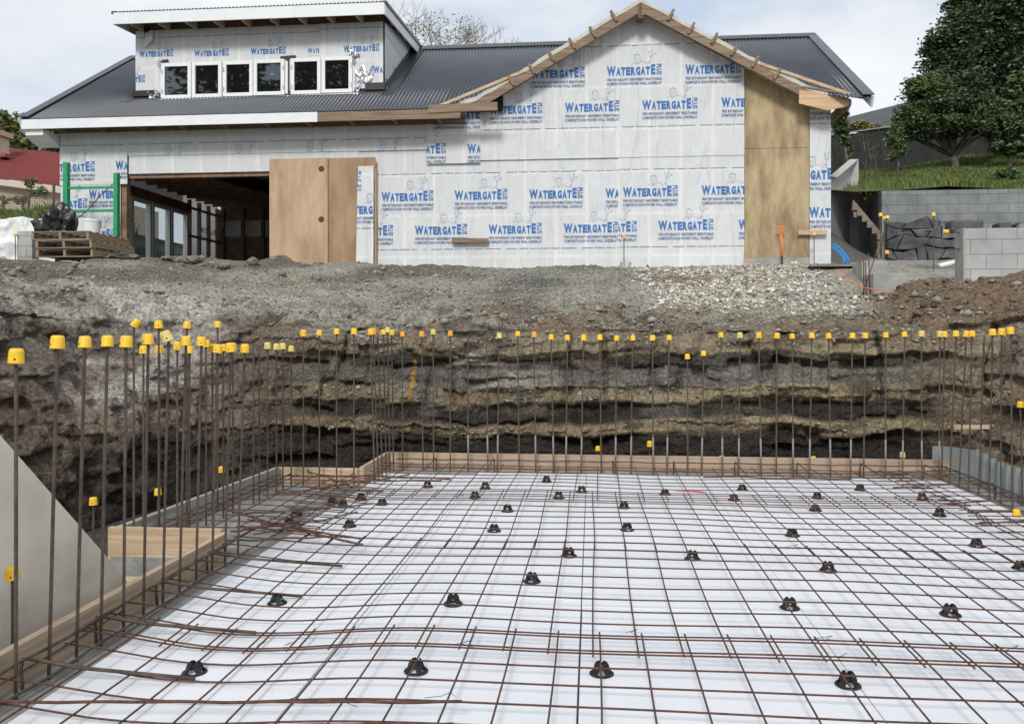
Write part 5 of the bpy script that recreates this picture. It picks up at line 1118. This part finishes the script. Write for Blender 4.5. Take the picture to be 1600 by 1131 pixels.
g = MB(); C_ = atT(1340, 322, 20.2); g.add([(A_.x, 18.02, 2.5), (A_.x, 18.02, A_.z), (C_.x, C_.y, A_.z-.1), (C_.x, C_.y, 2.5), (A_.x+.15, 18.25, 2.5), (A_.x+.15, 18.25, A_.z), (C_.x+.15, C_.y, A_.z-.1), (C_.x+.15, C_.y, 2.5)], [(0, 3, 2, 1), (4, 5, 6, 7), (1, 2, 6, 5)])
tag(g.build('block_wall', blockmat('shaded_side_blockwork', .4, .2, (.2, .21, .21), (.17, .18, .18), (.11, .11, .11), axis='y')), 'grey side return of the retaining wall behind the stair', 'block wall')  # same blockwork in darker tones, the shadow on this side put into its colour
g = MB(); P0 = atT(1296, 276, 17.8); P1 = atT(1328, 249, 19.2); P2 = atT(1341.5, 249, 19.2)
zb_ = 3.2; g.add([P0, P1, P2, (P2.x, P2.y, zb_), (P1.x, P1.y, zb_), (P0.x, P0.y, zb_), (P0.x+.2, P0.y+.1, P0.z), (P2.x-.0, P2.y+.25, P2.z), (P2.x, P2.y+.25, zb_)], [(0, 5, 4, 1), (1, 4, 3, 2), (0, 1, 2, 7, 6), (2, 3, 8, 7)])
tag(g.build('stepped_wall', mat('pale_wall', (.42, .42, .40), .9, var=.08, vscale=3)), 'pale concrete block wall with sloping top behind the house corner', 'block wall')
# basalt stone wall
g = MB(); r = random.Random(11); a_, b_ = onY(1396, 412, 16.6), onY(1506, 412, 16.6); zt_ = onY(1450, 358, 16.6).z
zz = a_.z-.15; row = 0; stones_ = []
e_ = empty('stone_wall', (a_.x, 16.6, a_.z), 'dark dry-laid basalt stone wall behind the gravel bed', 'stone wall')
g = MB(); g.box(0, b_.x-a_.x+.3, .12, .4, -.2, zt_-a_.z-.04); g.build('wall_core', hole, e_)
zz = -.15; hts = [.2, .24, .22, .18, .16]
g = MB()
Wt = b_.x-a_.x+.2; lv = [-.15]
for h in hts: lv.append(lv[-1]+h)
def zl(k, x_): return lv[k]+(.045*math.sin(x_*5.3+k*2.1)+.03*math.sin(x_*11+k*4) if 0 < k else 0)
for k in range(len(hts)):
    xx = -.1; sl0 = 0
    while xx < Wt:
        w = r.uniform(.14, .5); sl1 = r.uniform(-.07, .07); g_ = .009; xt0, xt1, xb0, xb1 = xx+sl0, xx+w+sl1, xx-sl0, xx+w-sl1
        pts = [(xb0+g_, zl(k, xb0)+g_), ((xb0+xb1)/2, zl(k, (xb0+xb1)/2)+g_), (xb1-g_, zl(k, xb1)+g_), (xt1-g_, zl(k+1, xt1)-g_), ((xt0+xt1)/2, zl(k+1, (xt0+xt1)/2)-g_*r.uniform(.6, 3)), (xt0+g_, zl(k+1, xt0)-g_)]
        cx = sum(p[0] for p in pts)/6; cz = sum(p[1] for p in pts)/6; f0 = r.uniform(-.03, .09); tl_ = r.uniform(-.25, .25); tz = r.uniform(-.3, .3); n_ = 6
        P = [(cx+(x_-cx)*.965, f0+.012+tl_*(x_-cx)+tz*(z_-cz), cz+(z_-cz)*.95) for x_, z_ in pts]+[(x_, f0+.035, z_) for x_, z_ in pts]+[(x_, .2, z_) for x_, z_ in pts]
        g.add(P, [tuple(range(n_))]+[(q, n_+q, n_+(q+1) % n_, (q+1) % n_) for q in range(n_)]+[(n_+q, 2*n_+q, 2*n_+(q+1) % n_, n_+(q+1) % n_) for q in range(n_)], r.choice((0, 0, 1)))
        xx += w; sl0 = sl1
g.build('stone_face', [stonem, mat('grey_basalt', (.21, .205, .195), .85, col2=(.11, .11, .105), vscale=5, bump=.9, bscale=9)], e_)
for k, (u0, u1, vt, vb, w) in enumerate([(1487, 1538, 343.5, 355.5, 'long dark stone slab lying along the top behind the near block wall'), (1562, 1582, 347, 355, 'small dark stone resting behind the near block wall'), (1590, 1620, 347, 355, 'dark stone behind the block wall at the frame edge')]):
    a_, b_ = onY(u0, vb+6, 14.5), onY(u1, vt, 14.5); g = MB(); g.box(a_.x, b_.x, 14.5, 14.8, a_.z, b_.z); tag(g.build('stone_slab', stonem, bevel=.03), w, 'stone')
bar('drain_pipe', [onY(1468, 416, 14.2), onY(1492, 410, 14.3)], .045, 'short white plastic pipe lying on the gravel bed', 'pipe', m_=whitepaint)
# stair stringer and gravel ramp
g = MB(); P = []; s0 = onY(1326, 316, 17.2); s1 = onY(1396, 386, 16.9)
n = 8; top_ = [(s0.x, s0.z), (s1.x, s1.z)]; bot = []
for k in range(n):
    t0 = k/n; t1 = (k+1)/n; xa_, za_ = s0.x+(s1.x-s0.x)*t0, s0.z+(s1.z-s0.z)*t0; xb_, zb2 = s0.x+(s1.x-s0.x)*t1, s0.z+(s1.z-s0.z)*t1
    bot += [(xa_-.02, za_-.2), (xb_-.02, za_-.2)]
outl = [(s0.x, s0.z)]+[(s1.x, s1.z), (s1.x, s1.z-.33)]+bot[::-1]+[(s0.x-.02, s0.z-.2)]
g = MB(); g.prism(outl, 16.9, 16.95); e2 = g.build('stair_stringer', greytim); tag(e2, 'notched timber stair stringer slanting down beside the dark gravel bank', 'stair stringer')
g = MB(); g.obox(onY(1336, 340, 16.97), onY(1336, 318, 16.97), .06, .05, up=(0, 1, 0)); g.obox(onY(1373, 404, 16.97), onY(1373, 374, 16.97), .06, .05, up=(0, 1, 0)); g.obox(onY(1393, 412, 16.97), onY(1393, 385, 16.97), .09, .05, up=(0, 1, 0)); g.build('stringer_post', greytim, e2)
P = []; n_ = 26
for i_ in range(n_+1):
    for j_ in range(n_+1):
        x_ = 4.3+2.9*i_/n_; y_ = 15.2+4.2*j_/n_; zz_ = 2.55+max(0, (y_-15.5))*.42*(1 if x_ < 5 else max(.1, 1-(x_-5)*.62))
        P.append((x_, y_, min(zz_, 4.1)+.04*float(fbm([x_*3], [y_*3], [0], 3, 19)[0])))
g = MB(); g.add(P, [(i_*(n_+1)+j_, (i_+1)*(n_+1)+j_, (i_+1)*(n_+1)+j_+1, i_*(n_+1)+j_+1) for i_ in range(n_) for j_ in range(n_)])
tag(g.build('gravel_ramp', mat('dark_gravel', (.15, .145, .125), .95, col2=(.07, .068, .06), vscale=22, bump=1.5, bscale=40), smooth=True), 'dark gravel ramp between house corner and stair', None, kind='structure')

# ================================================================== GRASS BANKS, FENCES, NEIGHBOURS
def height_r(x_, y_):
    t = max(0, min(1, (y_-18.2)/7)); return 4.55+(.75+.07*max(-1.0, min(6, x_-6.0)))*t**.9*1.8+max(0, y_-25.2)*.03+.05*math.sin(x_*2+y_)
def sheet(name, x0, x1, y0, y1, nx1, ny1, fn, m_, label):
    g = MB(); P = [(x0+(x1-x0)*i_/nx1, y0+(y1-y0)*j_/ny1, fn(x0+(x1-x0)*i_/nx1, y0+(y1-y0)*j_/ny1)) for i_ in range(nx1+1) for j_ in range(ny1+1)]
    g.add(P, [(i_*(ny1+1)+j_, (i_+1)*(ny1+1)+j_, (i_+1)*(ny1+1)+j_+1, i_*(ny1+1)+j_+1) for i_ in range(nx1) for j_ in range(ny1)])
    return tag(g.build(name, m_, smooth=True), label, None, kind='structure')
grm = mat('grass_soil', (.075, .10, .03), .95, col2=(.10, .10, .045), vscale=2.5, bump=1, bscale=8)
sheet('hill', 4.6, 60, 18.15, 60, 60, 40, height_r, grm, 'grassy hillside rising above the retaining wall')
xl0 = -40
def height_l(x_, y_): return 3.60+min(min(.62, max(0, (y_-16.4)*.4)), max(0, (-x_-11.95)*.7)+(.5 if y_ > 17.4 else 0))+.03*math.sin(x_*3)
g = MB(); g.box(-12.0, -11.9, 17.3, 40, 2.5, 4.12); tag(g.build('side_retaining_wall', bkn), 'pale block retaining wall seen through the garage windows', 'block wall')
sheet('hill_left', xl0, -11.9, 16.3, 60, 30, 40, height_l, grm, 'grass bank behind the white covered wall')
bmat_ = mat('grass_blade', (.15, .195, .055), .8, col2=(.09, .13, .035), vscale=1.2)
bdry = mat('grass_blade_dry', (.20, .20, .07), .8)
def grass(name, n, x0, x1, y0, y1, fn, h, label, seed, keep=None):
    g = np.random.default_rng(seed); x_ = g.uniform(x0, x1, n); y_ = y0+(y1-y0)*g.random(n)**1.4
    if keep is not None: k = keep(x_, y_, g); x_, y_ = x_[k], y_[k]; n = len(x_)
    z_ = np.array([fn(a, b) for a, b in zip(x_, y_)]); th = g.uniform(0, 6.28, n); hh = h*g.uniform(.45, 1.2, n)*(1+.5*fbm(x_*1.2, y_*1.2, 0*x_, 2, 5)); w = .012+.006*g.random(n)
    c, s = np.cos(th), np.sin(th); le = g.uniform(.2, .8, n)*hh; ph = g.uniform(0, 6.28, n)
    A = np.stack([x_-c*w, y_-s*w, z_-.03], -1); Bq = np.stack([x_+c*w, y_+s*w, z_-.03], -1); M1 = np.stack([x_+c*w*.7+le*.35*np.cos(ph), y_+s*w*.7+le*.35*np.sin(ph), z_+hh*.6], -1); M2 = np.stack([x_-c*w*.7+le*.35*np.cos(ph), y_-s*w*.7+le*.35*np.sin(ph), z_+hh*.6], -1); T = np.stack([x_+le*np.cos(ph), y_+le*np.sin(ph), z_+hh], -1)
    V = np.stack([A, Bq, M1, M2, T], 1).reshape(-1, 3); o = np.arange(n)[:, None]*5
    Fq = np.concatenate([np.concatenate([o, o+1, o+2], 1), np.concatenate([o, o+2, o+3], 1), np.concatenate([o+3, o+2, o+4], 1)])
    mi = np.tile((g.random(n) < .12).astype(int), 3)
    return tag(np_obj(name, V, Fq, [bmat_, bdry], mi=mi), label, None, kind='stuff')
dirt = lambda x_, y_, g: ~((x_ < 7.7) & (y_ < 20.5) & (g.random(len(x_)) < .93))
grass('grass', 90000, 5.6, 16, 18.2, 26.5, height_r, .14, 'long green grass on the hillside below the trees', 3, dirt)
grass('grass', 14000, -17, -12, 16.4, 21, height_l, .28, 'bright green grass above the white covered wall', 4)
for k, (u, v) in enumerate([(1344, 300), (1352, 308), (1360, 301)]):
    p_ = onY(u, v, 18.6); starter((p_.x, 18.6, p_.z-.35), p_, 'y', 'small yellow-capped bar in the earth above the stair, %s of three' % ordn(k+1), 'capped bars above the stair', name='short_bar')
# timber fence on the hill
fpts = [(1292, 215, 26), (1420, 197, 26.5), (1620, 182, 27.5)]
def fence(name, pts, zlow_, m_, label, cap=None):
    e_ = empty(name, onY(*pts[0]), label, 'fence'); g = MB(); r = random.Random(4)
    for a_, b_ in zip(pts[:-1], pts[1:]):
        A = onY(*a_); B_2 = onY(*b_); L_ = (B_2-A).length; n = int(L_/.155)
        for k in range(n):
            p = A.lerp(B_2, (k+.5)/n)-e_.location; dz_ = r.uniform(-.01, .02); y_ = r.uniform(-.008, .008)
            g.box(p.x-.073, p.x+.073, p.y-.01+y_, p.y+.012+y_, p.z-1.9, p.z+dz_)
    g.build('palings', m_, e_)
    g = MB()
    for a_, b_ in zip(pts[:-1], pts[1:]):
        A = onY(*a_)-e_.location; B_2 = onY(*b_)-e_.location; g.obox(A+Vector((0, -.04, .05)), B_2+Vector((0, -.04, .05)), .09, .03)
    g.build('top_rail', cap or m_, e_); return e_
fence('timber_fence', fpts, 0, fencewood, 'dark weathered timber paling fence behind the trees', mat('grey_rail', (.30, .31, .30), .8))
# neighbour behind the fence
def ribroof(name, pts, m_, parent, ribs=26, axis=0):
    g = MB(); a_, b_, c_, d_ = [Vector(p) for p in pts]; nrm = (b_-a_).cross(d_-a_).normalized()
    if nrm.z < 0: nrm = -nrm
    P = [];
    for k in range(ribs*2+1):
        t = k/(ribs*2); o = nrm*(.05 if k % 2 else 0); P += [a_.lerp(d_, t)+o, b_.lerp(c_, t)+o]
    g.add(P, [(2*k, 2*k+1, 2*k+3, 2*k+2) for k in range(ribs*2)]); ob_ = g.build(name, m_, parent); return ob_
e_ = empty('neighbour_house', (11, 33, 5), 'neighbouring house with dark ribbed roof beyond the timber fence', 'house')
def rel(p, e_=e_): return Vector(p)-e_.location
tiles = mat('dark_tile_roof', (.075, .078, .082), .6, var=.15, vscale=3)
ribroof('roof', [rel(onY(1290, 211, 31)), rel(onY(1445, 197, 31)), rel(onY(1500, 140, 35)), rel(onY(1322, 185.5, 35))][::1], tiles, e_, 18)
g = MB(); a_, b_ = rel(onY(1300, 205, 31.4)), rel(onY(1460, 200, 31.4)); g.box(a_.x, b_.x, 0-1.5, 3, -2, a_.z-.1); g.build('wall', cream, e_)
# red roofed house at far left
e_ = empty('red_roof_house', (-21, 30, 4), 'cream house with red corrugated roof and chimney at the far left', 'house')
def rl(u, v, Y): return onY(u, v, Y)-e_.location
g = MB(); A = rl(-90, 268, 29); B_1 = rl(175, 303, 29); C_1 = rl(130, 243, 33); D_1 = rl(-90, 222, 33)
n = 150; P = []
nr = (B_1-A).cross(D_1-A).normalized()
for k in range(n*2+1):
    t = k/(n*2); o = nr*(.03 if k % 2 else 0); P += [A.lerp(B_1, t)+o, D_1.lerp(C_1, t)+o]
g.add(P, [(2*k, 2*k+2, 2*k+3, 2*k+1) for k in range(n*2)]); g.build('roof', redroof, e_)
g = MB(); g.obox(A+Vector((0, -.02, -.12)), B_1+Vector((0, -.02, -.12)), .05, .22); g.build('fascia', mat('cream_trim', (.55, .48, .42), .7), e_)
g = MB(); q = [A+Vector((0, .3, -.2)), B_1+Vector((0, .3, -.2)), B_1+Vector((0, .3, -3)), A+Vector((0, .3, -3))]; g.add(q+[p+Vector((0, 3, 0)) for p in q], [(0, 3, 2, 1), (4, 5, 6, 7), (0, 1, 5, 4), (1, 2, 6, 5), (0, 4, 7, 3)]); g.build('wall', cream, e_)
g = MB(); a_, b_ = rl(-6, 245, 31.5), rl(6.5, 210, 31.5); g.box(a_.x, b_.x, a_.y-.3, a_.y+.3, a_.z-1.2, b_.z); a_, b_ = rl(-9, 214, 31.4), rl(9, 206, 31.4); g.box(a_.x, b_.x, a_.y-.35, a_.y+.45, a_.z, b_.z); g.build('chimney', cream, e_)
g = MB(); a_, b_ = rl(-8, 246, 31.2), rl(9, 240, 31.2); g.box(a_.x, b_.x, a_.y-.06, a_.y+.5, a_.z, b_.z); g.build('chimney_flashing', redroof, e_)
# wire fence left
e_ = empty('wire_fence', onY(40, 330, 20.5), 'low wire mesh fence on posts above the grass at far left', 'fence')
for u in (-20, 5, 45, 84): 
    g = MB(); g.tube([onY(u, 325, 20.5)-e_.location-Vector((0, 0, .3)), onY(u, 288 if u == 84 else 306, 20.5)-e_.location], .035, 6); g.build('post', darktim, e_)
g = MB()
for v in range(304, 324, 3): g.tube([onY(-30, v, 20.5)-e_.location, onY(100, v+2, 20.5)-e_.location], .007, 4)
for u in range(-30, 100, 4): g.tube([onY(u, 304, 20.5)-e_.location, onY(u, 324, 20.5)-e_.location], .006, 4)
g.build('wire_mesh', greytim, e_)

# ================================================================== TREES
leafd = mat('leaf_dark', (.042, .066, .026), .45, col2=(.026, .043, .018), vscale=3, spec=.45)
leafm = mat('leaf_mid', (.068, .105, .036), .45, col2=(.042, .07, .025), vscale=3, spec=.45)
leafl = mat('leaf_light', (.105, .155, .045), .5, col2=(.065, .11, .03), vscale=3, spec=.4)
leafs = mat('leaf_spring', (.21, .22, .065), .6, col2=(.13, .155, .045), vscale=2)
leafy = mat('leaf_yellow', (.30, .26, .08), .6, col2=(.18, .17, .06), vscale=2)
def branches(base, tips, r0, seed, depth=2):
    g = MB(); r = random.Random(seed); base = Vector(base)
    for tp in tips:
        tp = Vector(tp); mid = base.lerp(tp, .5)+Vector((r.uniform(-.1, .1), r.uniform(-.1, .1), r.uniform(0, .15)))*(tp-base).length
        P = [base, base.lerp(mid, .5)+Vector((r.uniform(-.03, .03), 0, 0)), mid, mid.lerp(tp, .5)+Vector((0, 0, r.uniform(-.05, .05))), tp]
        g.tube(P, [r0, r0*.8, r0*.55, r0*.35, r0*.12], 6)
    return g
def foliage(clumps, n, size, seed, hollow=.45):
    g = np.random.default_rng(seed); cl = np.array(clumps, float); vol = cl[:, 3]*cl[:, 4]*cl[:, 5]; pr = vol**.75/np.sum(vol**.75); k = g.choice(len(cl), n, p=pr)
    # sub-clumps inside each clump give light and dark tufts
    sub = g.normal(0, 1, (len(cl), 34, 3)); sub /= np.linalg.norm(sub, axis=2)[..., None]; sub *= g.uniform(hollow, 1.0, (len(cl), 34, 1))
    q = g.integers(0, 34, n); d = sub[k, q]+g.normal(0, .17, (n, 3))
    P = cl[k, :3]+d*cl[k, 3:6]
    a = g.normal(0, 1, (n, 3)); a /= np.linalg.norm(a, axis=1)[:, None]; a[:, 2] *= .6; b_ = np.cross(a, g.normal(0, 1, (n, 3))); b_ /= np.linalg.norm(b_, axis=1)[:, None]
    s = size*g.uniform(.6, 1.35, n)[:, None]
    V = np.stack([P-a*s, P+b_*s*.42+a*s*.05, P+a*s, P-b_*s*.42+a*s*.05], 1).reshape(-1, 3)
    return V, np.arange(4*n).reshape(-1, 4), (g.random((len(cl), 34))[k, q])
def tree(name, base, trunk_r, tips, clumps, n, size, mats, label, seed, fork=.45, group=None, cuts=(.35, .8)):
    base = Vector(base); e_ = empty(name, base, label, 'tree', group); fk = Vector((0, 0, 0)); c = np.array(clumps)
    top = Vector((float(c[:, 0].mean()), float(c[:, 1].mean()), float(c[:, 2].mean())))-base; fk = Vector((top.x*fork*.5, top.y*fork*.5, top.z*fork))
    g = MB(); g.tube([Vector((0, 0, -.3)), fk*.5+Vector((trunk_r*.5, 0, 0)), fk], [trunk_r*1.15, trunk_r*.9, trunk_r*.7], 9)
    r = random.Random(seed); tp = [Vector(c_[:3])-base+Vector((r.uniform(-.5, .5)*c_[3], r.uniform(-.5, .5)*c_[4], r.uniform(-.2, .5)*c_[5])) for c_ in clumps for _ in range(tips)]
    gb = branches(fk, tp, trunk_r*.55, seed); g.add(gb.v, gb.f); g.build('trunk', bark, e_, smooth=True)
    if n:
        V, Fq, rv = foliage(clumps, n, size, seed); V = V-np.array(base[:]); mi = np.digitize(rv, cuts); np_obj('crown', V, Fq, mats, e_, mi=mi)
    return e_
def cl(u, v, Y, ru, rv, ry=None):      # clump from picture extents at depth Y
    p = onY(u, v, Y); k = Y/F; return (p.x, p.y, p.z, ru*k, ry or (ru*k*.9), rv*k)
dk = [leafd, leafm, leafl]
tree('round_tree', onY(1490, 263, 22.5), .10, 3, [cl(1480,160,22.5,60,36), cl(1425,188,22.3,32,28), cl(1528,178,22.8,36,30), cl(1455,135,22.5,34,22), cl(1505,130,22.6,32,22), cl(1475,200,22.2,42,16), cl(1408,212,22.2,13,10), cl(1543,203,22.5,17,15)], 42000, .058, dk, 'round dark glossy-leaved tree with pale trunk in the middle of the bank', 1, fork=.22)
tree('tall_tree', onY(1560, 240, 27), .35, 2, [cl(1522,62,27,60,48), cl(1580,40,27,60,54), cl(1498,105,26.5,46,34), cl(1545,95,27,50,50), cl(1600,60,27,50,50), cl(1560,115,27,52,36), cl(1620,90,27,50,50), cl(1545,8,27,58,36), cl(1482,76,26.6,32,34), cl(1620,10,27,70,50), cl(1570,-50,27,70,40), cl(1500,8,27,22,16), cl(1472,122,26,15,16), cl(1575,158,26.5,36,18), cl(1640,170,27,40,36)], 125000, .082, [leafd, leafd, leafm], 'very large dark tree reaching out of the top right corner', 2, fork=.35)
tree('small_tree', onY(1576, 250, 21.5), .06, 3, [cl(1580,205,21.5,26,22), cl(1558,195,21.5,22,16), cl(1600,215,21.5,22,26), cl(1592,180,21.5,18,20), cl(1575,232,21.4,20,9)], 7000, .07, dk, 'small leafy tree with thin trunk near the right frame edge', 3, fork=.45)
tree('leafy_tree', onY(1625, 250, 22.5), .12, 2, [cl(1600,160,22.5,26,34), cl(1625,140,22.5,34,40), cl(1640,190,22.5,40,40), cl(1588,135,22.5,14,18)], 9000, .085, [leafm, leafm, leafl], 'mid green tree cut by the right frame edge', 4, fork=.4)
tree('sapling', onY(1403, 272, 21), .025, 4, [cl(1398,215,21,14,16), cl(1408,235,21,12,12), cl(1395,245,21,11,8), cl(1402,200,21,9,10)], 900, .055, [leafm, leafl, leafl], 'slender young sapling in front of the fence', 5, fork=.6)
tree('corner_shrub_tree', onY(1322, 262, 20.5), .04, 3, [cl(1316,175,20.5,9,14), cl(1312,195,20.5,11,14), cl(1320,215,20.5,8,12), cl(1314,162,20.5,6,7), cl(1328,232,20.5,5,9)], 1900, .065, dk, 'narrow dark-leaved young tree beside the right corner of the house', 6, fork=.5)
tree('hedge_bush', onY(1350, 205, 29), .05, 1, [cl(1345,199,29,16,8), cl(1372,203,29,14,5)], 2500, .07, [leafs, leafy, leafl], 'yellow-green clipped bush showing above the fence', 7, fork=.3)
tree('grass_bush', onY(1575, 282, 19.2), .02, 2, [cl(1572,277,19.2,18,11), cl(1558,284,19.2,12,8)], 2600, .05, [leafm, leafl, leafl], 'low leafy bush growing in the grass above the block wall', 8, fork=.3)
for k, (u, v, h) in enumerate([(1350, 280, 70), (1357, 276, 55), (1366, 278, 40), (1592, 280, 15)]):
    p_ = onY(u, v, 20.6); g = MB(); r = random.Random(k+40); H = h/F*20.6
    g.tube([p_-Vector((0, 0, .2)), p_+Vector((.05, 0, H*.5)), p_+Vector((-.04, 0, H))], [.018, .012, .004], 5)
    for q in range(9):
        z_ = H*r.uniform(.2, .9); g.tube([p_+Vector((0, 0, z_)), p_+Vector((r.uniform(-.3, .3), r.uniform(-.1, .1), z_+r.uniform(.1, .4)))], [.007, .002], 4)
    tag(g.build('bare_shrub', bark, smooth=True), 'thin bare twiggy shrub before the fence, %s from the left' % ordn(k+1), 'shrub', 'bare shrubs before the fence')
for k_, (x_, y_, w_) in enumerate([(-22, -15, 'left one'), (-16.2, -16, 'right one')]):
    tree('tall_tree', (x_, y_, 2.7), .4, 2, [(x_, y_, 16.5, 3.2, 2.5, 3.2), (x_-2.4, y_, 14, 2.6, 2, 2.6), (x_+2, y_, 13.5, 2.4, 2, 2.6), (x_+1.2, y_, 18.6, 1.8, 1.6, 1.7), (x_-1.5, y_, 19, 1.8, 1.6, 1.6), (x_, y_, 10.5, 2.4, 2, 2)], 9000, .26, [leafd, leafd, leafm], 'tall dark tree behind the viewpoint, mirrored in the dormer windows, %s' % w_, 60+k_, fork=.45)
# left trees
tree('spring_tree', onY(55, 300, 36), .2, 5, [cl(20,200,36,30,28), cl(60,225,36,40,22), cl(90,235,36,30,22), cl(15,235,36,30,22), cl(40,190,36,20,14), cl(80,205,36,20,14), cl(110,220,36,30,26)], 6200, .15, [leafs, leafl, leafy], 'thin spring-leaved tree behind the red roofed house', 11, fork=.3)
tree('spring_tree', onY(-5, 300, 38), .2, 4, [cl(-5,200,38,24,26), cl(0,230,38,24,26), cl(-30,210,38,30,30)], 3000, .15, [leafs, leafl, leafy], 'spring-leaved tree at the very left edge behind the chimney', 12, fork=.3)
tree('garden_bush', onY(35, 318, 22), .02, 3, [cl(30,312,22,14,8), cl(60,300,22,16,10), cl(48,285,22,10,10), cl(8,312,22,10,8)], 700, .06, [leafs, leafl, leafd], 'sparse bush growing by the wire fence', 13, fork=.3)
# bare tree behind the ridge
base = onY(690, 130, 30); e_ = empty('bare_tree', base, 'leafless tree with fine twigs rising behind the roof ridge', 'tree'); g = MB(); r = random.Random(21)
def grow(p, d, L_, rad, lv):
    n = 4; P = [p]; q = Vector(p)
    for k in range(n):
        d = (d+Vector((r.uniform(-.22, .22), r.uniform(-.22, .22), r.uniform(-.12, .16)))).normalized(); q = q+d*L_/n; P.append(q.copy())
    g.tube(P, [rad*(1-.14*k) for k in range(n+1)], 5 if lv < 3 else 3, caps=False)
    if lv >= 5 or len(g.v) > 90000: return
    for k in range(r.choice((2, 3, 3)) if lv < 4 else 4):
        s = P[r.choice((2, 3, 4))] if k else P[-1]
        nd = (d+Vector((r.uniform(-.9, .9), r.uniform(-.6, .6), r.uniform(-.3, .45)))).normalized(); grow(s, nd, L_*r.uniform(.6, .82), rad*.6, lv+1)
for q in range(6): grow(Vector((0, 0, -1)), Vector((-.75+.30*q, 0, .8)).normalized(), 1.35, .06, 0)
g.build('branches', mat('twig_bark', (.26, .23, .19), .9), e_)
V, Fq, rv = foliage([cl(690,48,30,60,20), cl(650,50,30,30,18), cl(735,55,30,30,14)], 800, .05, 5); np_obj('crown', V-np.array(base[:]), Fq, [leafs, leafy], e_, mi=(rv > .5).astype(int))
